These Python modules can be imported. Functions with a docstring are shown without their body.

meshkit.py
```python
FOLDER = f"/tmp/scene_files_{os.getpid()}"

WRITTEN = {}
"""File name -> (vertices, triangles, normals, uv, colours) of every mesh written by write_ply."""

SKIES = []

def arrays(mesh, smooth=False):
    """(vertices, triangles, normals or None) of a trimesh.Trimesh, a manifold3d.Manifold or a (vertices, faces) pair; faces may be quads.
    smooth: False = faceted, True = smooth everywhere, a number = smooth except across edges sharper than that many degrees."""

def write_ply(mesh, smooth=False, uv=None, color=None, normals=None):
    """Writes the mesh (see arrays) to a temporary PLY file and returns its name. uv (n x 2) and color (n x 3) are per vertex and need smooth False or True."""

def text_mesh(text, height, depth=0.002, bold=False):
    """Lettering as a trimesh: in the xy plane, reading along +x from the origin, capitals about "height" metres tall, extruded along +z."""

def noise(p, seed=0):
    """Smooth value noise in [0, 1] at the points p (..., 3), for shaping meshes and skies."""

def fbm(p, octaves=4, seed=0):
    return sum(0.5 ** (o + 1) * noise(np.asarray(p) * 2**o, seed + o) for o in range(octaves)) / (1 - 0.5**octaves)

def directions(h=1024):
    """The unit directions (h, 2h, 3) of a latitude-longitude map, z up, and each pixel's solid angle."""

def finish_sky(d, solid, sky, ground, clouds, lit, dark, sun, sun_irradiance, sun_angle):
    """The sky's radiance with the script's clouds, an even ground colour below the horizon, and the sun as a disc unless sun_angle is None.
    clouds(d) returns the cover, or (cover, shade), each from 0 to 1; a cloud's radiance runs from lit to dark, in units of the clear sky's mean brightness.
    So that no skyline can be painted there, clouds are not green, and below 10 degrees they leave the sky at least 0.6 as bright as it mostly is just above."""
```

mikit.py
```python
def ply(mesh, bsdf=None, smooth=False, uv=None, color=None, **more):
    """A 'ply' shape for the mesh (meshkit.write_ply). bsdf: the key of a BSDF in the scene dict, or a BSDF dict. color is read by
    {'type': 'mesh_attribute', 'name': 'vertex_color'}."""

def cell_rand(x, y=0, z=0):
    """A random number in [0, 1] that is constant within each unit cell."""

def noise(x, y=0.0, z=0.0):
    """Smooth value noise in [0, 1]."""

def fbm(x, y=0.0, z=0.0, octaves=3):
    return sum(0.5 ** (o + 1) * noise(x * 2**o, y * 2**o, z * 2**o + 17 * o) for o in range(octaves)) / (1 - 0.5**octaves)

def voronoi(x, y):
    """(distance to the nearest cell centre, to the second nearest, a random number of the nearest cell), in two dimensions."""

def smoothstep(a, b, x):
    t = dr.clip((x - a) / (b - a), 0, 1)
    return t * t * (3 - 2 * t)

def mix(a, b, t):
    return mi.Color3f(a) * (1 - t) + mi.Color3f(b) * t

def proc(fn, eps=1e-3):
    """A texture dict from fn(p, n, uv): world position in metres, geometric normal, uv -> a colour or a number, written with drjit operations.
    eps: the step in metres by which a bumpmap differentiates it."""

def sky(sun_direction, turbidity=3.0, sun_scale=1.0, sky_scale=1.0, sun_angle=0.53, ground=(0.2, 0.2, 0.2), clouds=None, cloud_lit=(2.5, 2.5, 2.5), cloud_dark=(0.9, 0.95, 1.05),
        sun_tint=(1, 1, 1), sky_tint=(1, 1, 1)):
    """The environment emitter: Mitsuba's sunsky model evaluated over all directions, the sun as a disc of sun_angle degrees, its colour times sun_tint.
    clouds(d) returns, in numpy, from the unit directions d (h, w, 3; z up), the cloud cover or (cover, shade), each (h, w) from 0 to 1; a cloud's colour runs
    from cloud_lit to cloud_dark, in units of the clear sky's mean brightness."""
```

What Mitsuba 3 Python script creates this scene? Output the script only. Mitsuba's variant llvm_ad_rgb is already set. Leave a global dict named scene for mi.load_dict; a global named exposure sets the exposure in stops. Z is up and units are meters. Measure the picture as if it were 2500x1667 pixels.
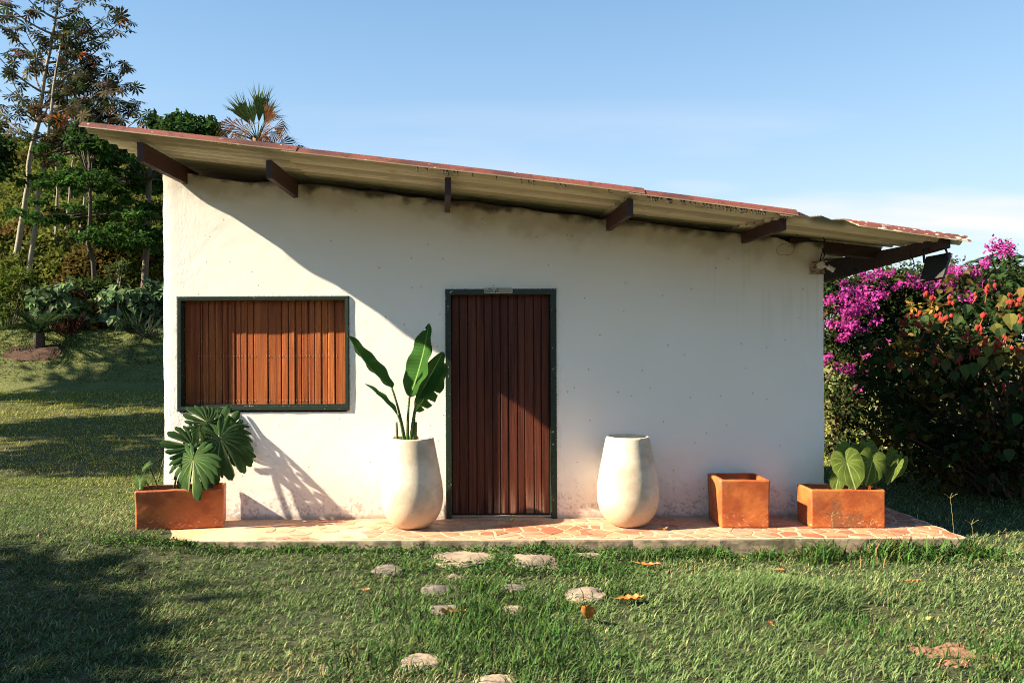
import math, random
import numpy as np
import trimesh
import drjit as dr
import mitsuba as mi
import manifold3d as m3
from shapely.geometry import Polygon, box as sbox
from scipy.spatial import Voronoi
import mikit, meshkit
from mikit import proc, noise, fbm, voronoi, smoothstep, mix, cell_rand

scene, labels = {}, {}
T = mi.ScalarTransform4f
rng = np.random.default_rng(7)

# ------------------------------------------------------------------ camera, sky, exposure
EYE_Z, EYE_Y = 1.67, -7.3            # eye height over the lawn, distance in front of the wall (wall face is y = 0)
FOC, CX, CY, ROLL = 1944.0, 1142.0, 853.0, 0.0044     # 28 mm lens, in pixels of the 2500 px photograph
scene['camera'] = {
    'type': 'perspective', 'fov_axis': 'x', 'fov': math.degrees(2 * math.atan(1250 / FOC)),
    'principal_point_offset_x': (1250 - CX) / 2500.0, 'principal_point_offset_y': (833.5 - CY) / 1667.0,
    'near_clip': 0.05, 'far_clip': 2000.0,
    'to_world': T().look_at(origin=[0, EYE_Y, EYE_Z], target=[0, 0, EYE_Z], up=[math.sin(ROLL), 0, math.cos(ROLL)])}
SUN = np.array([-1.0, -0.215, 0.66])
exposure = 2.3


def clouds(d):
    el = d[..., 2]
    p = d / np.maximum(el + 0.12, 0.05)[..., None]
    q = np.stack([p[..., 0] * 0.55, p[..., 1] * 1.5, p[..., 2] * 0], -1)
    wisps = meshkit.fbm(q + 11.0, 5, 3)
    w = np.clip((wisps - 0.53) / 0.22, 0, 1) * np.clip((0.30 - el) / 0.16, 0, 1)
    haze = 0.95 * np.exp(-np.clip(el, 0, 1) / 0.235)
    return np.clip(haze + 0.6 * w, 0, 1), 0.10 * np.ones_like(el)


scene['sky'] = mikit.sky(SUN.tolist(), turbidity=2.6, clouds=clouds, cloud_lit=(2.5, 2.42, 2.40), cloud_dark=(1.1, 1.15, 1.25),
                         sun_tint=(0.93, 0.985, 1.05), sun_scale=2.9, sky_scale=0.98, sky_tint=(0.63, 1.19, 1.34))


# ------------------------------------------------------------------ helpers
def at(u, v, y):
    """The point of the vertical plane at depth y that a photo pixel was measured at."""
    du, dv = u - CX, v - CY
    du, dv = du - dv * ROLL, dv + du * ROLL
    d = y - EYE_Y
    return np.array([du * d / FOC, y, EYE_Z - dv * d / FOC])


def on(u, v, z=0.0):
    """The point of the level z that a photo pixel was measured at."""
    du, dv = u - CX, v - CY
    du, dv = du - dv * ROLL, dv + du * ROLL
    d = FOC * (EYE_Z - z) / dv
    return np.array([du * d / FOC, EYE_Y + d, z])


def key_for(name):
    if name not in scene and not any(k.startswith(name + '__') for k in scene):
        return name
    n = 1
    while f'{name}_{n:03d}' in scene or any(k.startswith(f'{name}_{n:03d}__') for k in scene):
        n += 1
    return f'{name}_{n:03d}'


def tag(key, label=None, category=None, group=None, kind=None):
    d = {}
    if label: d['label'] = label
    if category: d['category'] = category
    if group: d['group'] = group
    if kind: d['kind'] = kind
    labels[key] = d


def put(name, mesh, bsdf, smooth=False, parent=None, **kw):
    k = key_for(f'{parent}__{name}' if parent else name)
    scene[k] = mikit.ply(mesh, bsdf, smooth=smooth, **kw)
    return k


def norm(v):
    v = np.asarray(v, float)
    return v / np.maximum(np.linalg.norm(v, axis=-1, keepdims=True), 1e-9)


class MB:
    """Collects triangles with vertex colours."""
    def __init__(self):
        self.v, self.f, self.c, self.u, self.n = [], [], [], [], 0

    def add(self, v, f, c=None, uv=None):
        v, f = np.asarray(v, float), np.asarray(f, int)
        if f.shape[1] == 4:
            f = np.vstack([f[:, [0, 1, 2]], f[:, [0, 2, 3]]])
        self.v.append(v); self.f.append(f + self.n); self.n += len(v)
        self.c.append(np.broadcast_to((0.5, 0.5, 0.5) if c is None else np.asarray(c, float), v.shape))
        self.u.append(np.zeros((len(v), 2)) if uv is None else uv)

    def tri(self):
        return np.vstack(self.v), np.vstack(self.f)

    def put(self, name, bsdf, parent=None, smooth=False, uv=False):
        kw = {'color': np.vstack(self.c)}
        if uv: kw['uv'] = np.vstack(self.u)
        return put(name, self.tri(), bsdf, smooth, parent, **kw)


def tube(P, R, sides=7, cap=True):
    P = np.asarray(P, float); R = np.broadcast_to(R, (len(P),)).astype(float)
    t = norm(np.gradient(P, axis=0))
    ref = np.where(np.abs(t[:, 2:]) < 0.9, [0, 0, 1.0], [1.0, 0, 0])
    a = norm(np.cross(t, ref))
    for i in range(1, len(a)):
        q = a[i - 1] - t[i] * np.dot(a[i - 1], t[i])
        a[i] = q / (np.linalg.norm(q) + 1e-9)
    b = np.cross(t, a)
    ang = np.arange(sides) * 2 * np.pi / sides
    v = P[:, None] + R[:, None, None] * (np.cos(ang)[None, :, None] * a[:, None] + np.sin(ang)[None, :, None] * b[:, None])
    v = v.reshape(-1, 3)
    i, j = np.meshgrid(np.arange(len(P) - 1), np.arange(sides), indexing='ij')
    q = np.stack([i * sides + j, i * sides + (j + 1) % sides, (i + 1) * sides + (j + 1) % sides, (i + 1) * sides + j], -1).reshape(-1, 4)
    f = np.vstack([q[:, [0, 1, 2]], q[:, [0, 2, 3]]])
    if cap:
        n = len(v)
        v = np.vstack([v, P[:1], P[-1:]])
        e = (len(P) - 1) * sides
        f = np.vstack([f, [[n, (k + 1) % sides, k] for k in range(sides)], [[n + 1, e + k, e + (k + 1) % sides] for k in range(sides)]])
    return v, f


def bez(p0, p1, p2, n=8):
    t = np.linspace(0, 1, n)[:, None]
    return (1 - t) ** 2 * np.asarray(p0) + 2 * t * (1 - t) * np.asarray(p1) + t ** 2 * np.asarray(p2)


def boxv(x0, x1, y0, y1, z0, z1):
    v = np.array([[x, y, z] for x in (x0, x1) for y in (y0, y1) for z in (z0, z1)], float)
    f = np.array([[0, 1, 3, 2], [4, 6, 7, 5], [0, 4, 5, 1], [2, 3, 7, 6], [0, 2, 6, 4], [1, 5, 7, 3]])
    return v, np.vstack([f[:, [0, 1, 2]], f[:, [0, 2, 3]]])


def bar(p, q, w, h, up=(0, 0, 1), ch=0.004):
    """A chamfered bar from p to q, w wide and h high."""
    p, q = np.asarray(p, float), np.asarray(q, float)
    t = norm(q - p); s = norm(np.cross(t, up)); u = np.cross(s, t)
    a, b = w / 2, h / 2
    prof = [(-a + ch, -b), (a - ch, -b), (a, -b + ch), (a, b - ch), (a - ch, b), (-a + ch, b), (-a, b - ch), (-a, -b + ch)]
    ring = np.array([s * x + u * y for x, y in prof])
    v = np.vstack([p + ring, q + ring, [p], [q]])
    f = []
    for k in range(8):
        m = (k + 1) % 8
        f += [[k, m, 8 + m], [k, 8 + m, 8 + k], [16, m, k], [17, 8 + k, 8 + m]]
    return v, np.array(f)


def leaves(P, D, N, L, W, col, fold=0.12, mid=0.42):
    """Many folded diamond leaves at once."""
    n = len(P)
    D = norm(D); S = norm(np.cross(D, N)); U = np.cross(S, D)
    L = np.broadcast_to(L, (n,))[:, None]; W = np.broadcast_to(W, (n,))[:, None]
    m = P + D * L * mid
    v = np.stack([P, m + S * W / 2 + U * W * fold, P + D * L, m - S * W / 2 + U * W * fold], 1).reshape(-1, 3)
    k = np.arange(n)[:, None] * 4
    f = np.vstack([k + [0, 1, 2], k + [0, 2, 3]])
    c = np.repeat(np.broadcast_to(col, (n, 3)), 4, 0)
    return v, f, c


def rand_dirs(n, r=rng):
    return norm(r.normal(size=(n, 3)))


def jitter(col, n, s=0.25, r=rng):
    col = np.asarray(col, float)
    return np.clip(col * (1 + s * r.normal(size=(n, 1))) * (1 + 0.4 * s * r.normal(size=(n, 3))), 0.003, 0.95)


# ------------------------------------------------------------------ materials
def mat(name, d):
    scene[name] = d
    return name


VC = {'type': 'mesh_attribute', 'name': 'vertex_color'}
mat('leaf_bsdf', {'type': 'principledthin', 'base_color': VC, 'roughness': 0.42, 'diff_trans': 0.7, 'eta': 1.4})
mat('gloss_leaf_bsdf', {'type': 'principledthin', 'base_color': VC, 'roughness': 0.3, 'diff_trans': 0.45, 'eta': 1.5})
mat('grass_bsdf', {'type': 'principledthin', 'base_color': VC, 'roughness': 0.45, 'diff_trans': 0.4, 'eta': 1.4})
mat('bark_bsdf', {'type': 'twosided', 'bsdf': {'type': 'principled', 'base_color': VC, 'roughness': 0.85}})


def principled(name, col, rough=0.7, bump=None, scale=0.002, eps=1e-3, **kw):
    d = {'type': 'principled', 'base_color': proc(col) if callable(col) else {'type': 'rgb', 'value': list(col)}, 'roughness': proc(rough) if callable(rough) else rough, **kw}
    if bump:
        d = {'type': 'bumpmap', 'arbitrary': proc(bump, eps), 'scale': scale, 'bsdf': d}
    return mat(name, {'type': 'twosided', 'bsdf': d})


ROOF_SLOPE = 0.118


def roof_z(x):
    return 3.40 - ROOF_SLOPE * (x + 2.8)


def wall_col(p, n, uv):
    h = p.z - 0.12
    big = fbm(p.x * 1.3, p.z * 1.3, p.y, 3)
    fine = fbm(p.x * 9, p.z * 9, p.y * 9 + 3, 4)
    grit = noise(p.x * 70, p.z * 70, p.y * 70)
    c = mi.Color3f(0.81, 0.785, 0.745) * (0.95 + 0.07 * big)
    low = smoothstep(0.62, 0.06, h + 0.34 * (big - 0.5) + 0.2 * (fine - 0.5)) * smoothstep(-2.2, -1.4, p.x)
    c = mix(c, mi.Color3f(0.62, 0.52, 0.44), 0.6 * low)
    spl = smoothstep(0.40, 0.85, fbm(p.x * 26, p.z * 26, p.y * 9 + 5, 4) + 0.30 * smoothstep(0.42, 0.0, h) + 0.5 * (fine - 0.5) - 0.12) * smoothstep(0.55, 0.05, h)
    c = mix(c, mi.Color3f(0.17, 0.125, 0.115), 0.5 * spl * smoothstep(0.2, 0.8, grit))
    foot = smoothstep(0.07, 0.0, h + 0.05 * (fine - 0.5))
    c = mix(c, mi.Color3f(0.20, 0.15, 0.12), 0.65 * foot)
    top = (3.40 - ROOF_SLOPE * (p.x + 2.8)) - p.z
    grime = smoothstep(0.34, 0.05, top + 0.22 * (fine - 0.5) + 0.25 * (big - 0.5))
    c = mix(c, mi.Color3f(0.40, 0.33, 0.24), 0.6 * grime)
    top_dark = smoothstep(0.13, 0.05, top + 0.14 * (fine - 0.5))  # near-black towards the wall top, ragged lower edge
    c = mix(c, mi.Color3f(0.055, 0.045, 0.035), 0.9 * top_dark)
    d1, d2, r = voronoi(p.x * 4.2, p.z * 4.2)
    dot = smoothstep(0.030, 0.016, d1) * smoothstep(0.55, 0.6, r)
    c = mix(c, mi.Color3f(0.10, 0.08, 0.07), 0.8 * dot)
    # run-off streaks at the right corner
    st = smoothstep(0.62, 0.8, noise(p.x * 34, p.z * 2.0, 2.0)) * smoothstep(1.3, 0.3, top) * smoothstep(1.9, 2.6, p.x)
    c = mix(c, mi.Color3f(0.33, 0.30, 0.25), 0.12 * st)
    ring = dr.abs(dr.sqrt(dr.square(p.x - 2.93) + 1.6 * dr.square(p.z - 2.575)) - 0.085 - 0.06 * (fbm(p.x * 14, p.z * 14, 3.0, 3) - 0.5))
    c = mix(c, mi.Color3f(0.10, 0.08, 0.06), 0.8 * smoothstep(0.005, 0.002, ring))
    # hairline cracks near both ends
    ck = dr.abs(fbm(p.x * 3.1, p.z * 3.1, 7.0, 4) - 0.5)
    ends = dr.maximum(smoothstep(-2.35, -2.7, p.x), smoothstep(2.7, 3.1, p.x) * smoothstep(0.8, 0.3, top))
    c = mix(c, mi.Color3f(0.22, 0.19, 0.17), 0.55 * smoothstep(0.006, 0.001, ck) * ends * smoothstep(0.45, 0.6, noise(p.x * 3, p.z * 3, 1.5)))
    return c


def wall_bump(p, n, uv):
    b = 0.5 * fbm(p.x * 18, p.z * 18, p.y * 18, 3) + 0.25 * noise(p.x * 120, p.z * 120, p.y * 120)
    left = smoothstep(-2.0, -2.75, p.x)
    return b + left * 0.7 * fbm(p.x * 70, p.z * 40, p.y * 20, 4)


principled('plaster_bsdf', wall_col, 0.85, wall_bump, 0.0022)


def roof_col(p, n, uv):
    big = fbm(p.x * 3, p.y * 6, 1.0, 3)
    fine = fbm(p.x * 28, p.y * 28, p.z * 28, 3)
    red = mix(mi.Color3f(0.17, 0.054, 0.033), mi.Color3f(0.075, 0.028, 0.019), smoothstep(0.35, 0.7, big))
    red = mix(red, mi.Color3f(0.06, 0.03, 0.02), 0.7 * smoothstep(0.55, 0.75, fine))
    amount = 0.76 - 0.17 * smoothstep(2.3, 3.1, p.x) - 0.12 * smoothstep(3.6, 3.9, p.x) - 0.03 * smoothstep(-2.5, -3.0, p.x)
    lich = smoothstep(amount, amount + 0.06, fbm(p.x * 24 + 5, p.y * 40, p.z * 40, 4))
    red = mix(red, mi.Color3f(0.48, 0.44, 0.37), lich)
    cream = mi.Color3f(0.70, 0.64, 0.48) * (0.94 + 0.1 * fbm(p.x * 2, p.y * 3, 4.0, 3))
    shade_band = fbm(p.x * 0.35 + 2.0, p.y * 13.0, 5.0, 3)  # lengthwise bands in the colour stand in for shading of the corrugation
    cream = mix(cream * 1.06, mi.Color3f(0.36, 0.30, 0.19), 0.75 * smoothstep(0.40, 0.68, shade_band))
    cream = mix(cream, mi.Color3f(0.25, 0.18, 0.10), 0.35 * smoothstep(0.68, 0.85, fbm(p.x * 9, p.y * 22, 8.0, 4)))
    cream = mix(cream, mi.Color3f(0.10, 0.11, 0.07), 0.85 * smoothstep(0.08, 0.0, dr.abs(p.x - 2.86) - 0.10) * smoothstep(-0.93, -1.0, p.y))
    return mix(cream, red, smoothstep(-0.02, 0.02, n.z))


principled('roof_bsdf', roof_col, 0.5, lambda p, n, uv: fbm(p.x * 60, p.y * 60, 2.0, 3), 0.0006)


def wood(name, a, b, gx=1.0, rough=0.5, worn=0.0):
    def col(p, n, uv):
        board = noise(p.x * 11 + 3.3, 0.5)
        g = fbm(p.x * 160 * gx, p.z * 5, p.y * 60, 3)
        g2 = fbm(p.x * 40 * gx, p.z * 1.4, 4.0, 3)
        c = mix(mi.Color3f(*a), mi.Color3f(*b), dr.clip(0.7 * board + 1.2 * (g2 - 0.4) + 0.7 * (g - 0.5), 0, 1))
        c = c * (0.75 + 0.5 * g)
        low = smoothstep(0.5, 0.1, p.z) * worn
        return mix(c, mi.Color3f(0.32, 0.17, 0.11), low * smoothstep(0.45, 0.7, g2))
    return principled(name, col, rough, lambda p, n, uv: fbm(p.x * 170 * gx, p.z * 6, p.y * 60, 2), 0.0006, specular=0.3)


wood('shutter_wood_bsdf', (0.20, 0.040, 0.009), (0.42, 0.125, 0.032), rough=0.55)
wood('door_wood_bsdf', (0.042, 0.009, 0.005), (0.115, 0.030, 0.015), rough=0.55, worn=0.6)


def green_col(p, n, uv):
    f = fbm(p.x * 25, p.z * 25, p.y * 25, 3)
    c = mix(mi.Color3f(0.006, 0.017, 0.010), mi.Color3f(0.014, 0.030, 0.020), f)
    return mix(c, mi.Color3f(0.40, 0.38, 0.34), smoothstep(0.73, 0.79, fbm(p.x * 45, p.z * 45, p.y * 45, 3)))


principled('green_paint_bsdf', green_col, 0.42, lambda p, n, uv: fbm(p.x * 40, p.z * 40, p.y * 40, 3), 0.0008)


def rafter_col(p, n, uv):
    f = fbm(p.x * 30, p.y * 5, p.z * 30, 3)
    c = mix(mi.Color3f(0.022, 0.007, 0.005), mi.Color3f(0.055, 0.013, 0.009), f)
    end = smoothstep(-0.5, -0.9, n.y)
    worn = smoothstep(0.48, 0.60, fbm(p.x * 50, p.z * 35, 5.0, 3))
    return mix(c, mix(mi.Color3f(0.03, 0.045, 0.04), mi.Color3f(0.28, 0.28, 0.24), worn), end)


principled('rafter_bsdf', rafter_col, 0.6, lambda p, n, uv: fbm(p.x * 60, p.y * 8, p.z * 60, 3), 0.0012)
principled('dark_wood_bsdf', lambda p, n, uv: mi.Color3f(0.035, 0.016, 0.010) * (0.6 + 0.8 * fbm(p.x * 5, p.y * 30, p.z * 30, 3)), 0.7)


def pot_col(p, n, uv):
    b = fbm(p.x * 5, p.y * 5, p.z * 5, 4)
    f = fbm(p.x * 45, p.y * 45, p.z * 45, 3)
    c = mix(mi.Color3f(0.56, 0.49, 0.39), mi.Color3f(0.40, 0.33, 0.245), smoothstep(0.35, 0.7, b))
    c = mix(c, mi.Color3f(0.42, 0.28, 0.15), 0.6 * smoothstep(0.48, 0.16, p.z + 0.22 * (b - 0.5)))
    pits = voronoi(uv.x * 46, p.z * 18)
    c = mix(c, mi.Color3f(0.17, 0.13, 0.09), 0.7 * smoothstep(0.10, 0.05, pits[0]) * smoothstep(0.80, 0.84, pits[2]))
    return c * (0.92 + 0.16 * f)


principled('concrete_pot_bsdf', pot_col, 0.62, lambda p, n, uv: fbm(p.x * 60, p.y * 60, p.z * 60, 4), 0.0010)


def terra_col(p, n, uv):
    b = fbm(p.x * 7, p.y * 7, p.z * 7, 4)
    f = fbm(p.x * 60, p.y * 60, p.z * 60, 3)
    c = mix(mi.Color3f(0.40, 0.115, 0.028), mi.Color3f(0.29, 0.066, 0.017), smoothstep(0.35, 0.65, b))
    c = mix(c, mi.Color3f(0.24, 0.10, 0.05), 0.6 * smoothstep(0.58, 0.72, fbm(p.x * 5 + 9, p.y * 5, p.z * 3, 4)))
    drip = smoothstep(0.055, 0.03, dr.abs(p.x - 3.16 + 0.05 * (b - 0.5) + 0.10 * (p.z - 0.3))) * smoothstep(0.40, 0.32, p.z + 0.08 * (b - 0.5)) * smoothstep(-0.3, -0.5, p.y)
    drip = dr.maximum(drip, smoothstep(0.10, 0.06, dr.abs(p.x - 3.30 + 0.1 * (b - 0.5))) * smoothstep(0.27, 0.22, p.z + 0.10 * (b - 0.5)) * smoothstep(-0.3, -0.5, p.y))
    c = mix(c, mi.Color3f(0.17, 0.075, 0.035), 0.7 * drip)
    salt = smoothstep(0.62, 0.76, f) * smoothstep(0.30, 0.14, p.z)
    c = mix(c, mi.Color3f(0.62, 0.42, 0.30), 0.55 * salt)
    return c * (0.9 + 0.2 * f)


principled('terracotta_bsdf', terra_col, 0.55, lambda p, n, uv: fbm(p.x * 22, p.y * 22, p.z * 22, 4), 0.0035)


def slab_col(p, n, uv):
    b = fbm(p.x * 3, p.y * 3, 1.0, 4)
    f = fbm(p.x * 60, p.y * 60, p.z * 60, 3)
    top = mix(mi.Color3f(0.47, 0.325, 0.23), mi.Color3f(0.38, 0.245, 0.165), b)
    left = smoothstep(-0.4, -1.6, p.x)
    top = mix(top, mi.Color3f(0.50, 0.27, 0.16), left * smoothstep(0.35, 0.65, b))
    front = mix(mi.Color3f(0.27, 0.21, 0.15), mi.Color3f(0.13, 0.11, 0.07), smoothstep(0.4, 0.65, fbm(p.x * 7, p.z * 20, 3.0, 4)))
    return mix(front, top, smoothstep(0.5, 0.8, n.z)) * (0.85 + 0.3 * f)


principled('mortar_bsdf', slab_col, 0.8, lambda p, n, uv: fbm(p.x * 40, p.y * 40, p.z * 40, 4), 0.003)


def tile_col(t):
    def col(p, n, uv):
        f = fbm(p.x * 30, p.y * 30, 2.0, 4)
        dust = smoothstep(0.35, 0.75, fbm(p.x * 2.2, p.y * 5, 6.0, 3) + 0.12 * smoothstep(1.0, -0.6, p.x))
        c = mi.Color3f(*t) * (0.8 + 0.4 * f)
        return mix(c, mi.Color3f(0.44, 0.30, 0.21), 0.66 * dust)
    return col


TILES = [principled(f'tile_{k}_bsdf', tile_col(t), 0.5, lambda p, n, uv: fbm(p.x * 50, p.y * 50, 1.0, 3), 0.0012)
         for k, t in zip('abc', [(0.36, 0.135, 0.075), (0.42, 0.185, 0.105), (0.28, 0.095, 0.055)])]


def soil_col(p, n, uv):
    f = fbm(p.x * 9, p.y * 9, 0.5, 4)
    g = fbm(p.x * 1.2, p.y * 1.2, 3.0, 3)
    c = mix(mi.Color3f(0.013, 0.021, 0.006), mi.Color3f(0.036, 0.040, 0.014), smoothstep(0.35, 0.65, f))
    far = smoothstep(8.0, 16.0, p.y)
    c = mix(c, mi.Color3f(0.085, 0.10, 0.020) * (0.6 + 0.8 * g), far)
    return c


principled('ground_bsdf', soil_col, 0.95, lambda p, n, uv: fbm(p.x * 25, p.y * 25, 1.0, 4), 0.012)
principled('dirt_bsdf', lambda p, n, uv: mix(mi.Color3f(0.11, 0.055, 0.03), mi.Color3f(0.22, 0.12, 0.07), fbm(p.x * 30, p.y * 30, p.z * 30, 4)), 0.95,
           lambda p, n, uv: fbm(p.x * 60, p.y * 60, p.z * 60, 4), 0.01)
principled('red_soil_bsdf', lambda p, n, uv: mi.Color3f(0.045, 0.020, 0.012) * (0.5 + fbm(p.x * 9, p.y * 9, p.z * 9, 3)), 0.95)
principled('potting_soil_bsdf', lambda p, n, uv: mi.Color3f(0.035, 0.022, 0.014) * (0.5 + fbm(p.x * 60, p.y * 60, p.z * 60, 3)), 0.95)


def stone_col(p, n, uv):
    b = fbm(p.x * 7, p.y * 7, p.z * 7, 4)
    f = fbm(p.x * 55, p.y * 55, p.z * 55, 3)
    c = mix(mi.Color3f(0.27, 0.21, 0.155), mi.Color3f(0.15, 0.12, 0.10), smoothstep(0.35, 0.68, b))
    vein = dr.abs(fbm(p.x * 4, p.y * 16, p.z * 16, 4) - 0.5)
    c = mix(c, mi.Color3f(0.12, 0.10, 0.08), 0.7 * smoothstep(0.016, 0.004, vein))
    return c * (0.85 + 0.3 * f)


principled('stone_bsdf', stone_col, 0.8, lambda p, n, uv: fbm(p.x * 20, p.y * 20, p.z * 20, 4), 0.008)
principled('grey_stone_bsdf', lambda p, n, uv: stone_col(p, n, uv) * mi.Color3f(0.52, 0.56, 0.66), 0.8, lambda p, n, uv: fbm(p.x * 20, p.y * 20, p.z * 20, 4), 0.008)
principled('black_metal_bsdf', (0.004, 0.004, 0.004), 0.6)
principled('cable_bsdf', (0.012, 0.011, 0.010), 0.5)
principled('white_plastic_bsdf', (0.62, 0.58, 0.50), 0.4)
principled('dirty_box_bsdf', lambda p, n, uv: mix(mi.Color3f(0.36, 0.26, 0.17), mi.Color3f(0.14, 0.09, 0.06), smoothstep(0.4, 0.6, fbm(p.x * 60, p.z * 60, p.y * 60, 3))), 0.7)
principled('plate_rim_bsdf', (0.50, 0.46, 0.36), 0.5)


def plate_col(p, n, uv):
    s = (p.x - 0.155) / 0.25
    f = fbm(p.x * 70, p.z * 110, 1.0, 4)
    c = mix(mi.Color3f(0.20, 0.20, 0.17), mi.Color3f(0.34, 0.33, 0.28), f)
    c = mix(c, mi.Color3f(0.008, 0.010, 0.009), smoothstep(0.43, 0.50, f + 0.1) * smoothstep(0.56, 0.42, s))
    return mix(c, mi.Color3f(0.42, 0.50, 0.47), smoothstep(0.56, 0.62, noise(p.x * 160, p.z * 150, 3.0)) * smoothstep(0.5, 0.4, s))


principled('plate_bsdf', plate_col, 0.45)


def banana_col(p, n, uv):
    rib = 0.5 + 0.5 * dr.sin(uv.y * 330 + dr.abs(uv.x) * 14)
    c = mi.Color3f(0.035, 0.10, 0.022) * (0.75 + 0.4 * rib) * (0.8 + 0.4 * noise(p.x * 9, p.y * 9, p.z * 9))
    edge = smoothstep(0.975, 0.995, dr.abs(uv.x))
    c = mix(c, mi.Color3f(0.16, 0.15, 0.04), edge)
    return mix(c, mi.Color3f(0.20, 0.30, 0.09), smoothstep(0.055, 0.03, dr.abs(uv.x)))


mat('banana_leaf_bsdf', {'type': 'bumpmap', 'arbitrary': proc(lambda p, n, uv: dr.sin(uv.y * 330 + dr.abs(uv.x) * 14)), 'scale': 0.0006,
                         'bsdf': {'type': 'principledthin', 'base_color': proc(banana_col), 'roughness': 0.33, 'diff_trans': 0.5, 'eta': 1.5}})


def heart_col(p, n, uv):
    a, r = uv.x, uv.y
    k = dr.abs(a) * 5.5 + 0.5 + 0.55 * r * r
    fr = dr.abs(k - dr.floor(k) - 0.5)
    vein = smoothstep(0.045, 0.015, fr * (0.3 + r)) * smoothstep(1.0, 0.75, r)
    mid = smoothstep(0.010, 0.004, dr.abs(a) * r)
    c = mi.Color3f(0.105, 0.155, 0.030) * (0.75 + 0.5 * noise(p.x * 16, p.y * 16, p.z * 16))
    c = mix(c, mi.Color3f(0.14, 0.19, 0.05), smoothstep(0.86, 1.0, r) * 0.7)
    return mix(c, mi.Color3f(0.46, 0.52, 0.27), dr.maximum(vein * 0.7, mid) * 0.8)


mat('heart_leaf_bsdf', {'type': 'principledthin', 'base_color': proc(heart_col), 'roughness': 0.38, 'diff_trans': 0.9, 'eta': 1.4})


def mon_col(p, n, uv):
    a, r = uv.x, uv.y
    c = mi.Color3f(0.036, 0.075, 0.026) * (0.8 + 0.4 * noise(p.x * 14, p.y * 14, p.z * 14))
    mid = smoothstep(0.034, 0.014, dr.abs(a) * (0.2 + r))
    k = dr.abs(a) * 9.0
    fr = dr.abs(k - dr.floor(k) - 0.5)
    vein = smoothstep(0.10, 0.03, fr * (0.3 + r)) * smoothstep(0.8, 0.2, r)
    return mix(c, mi.Color3f(0.24, 0.30, 0.12), dr.maximum(mid, 0.6 * vein))


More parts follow.
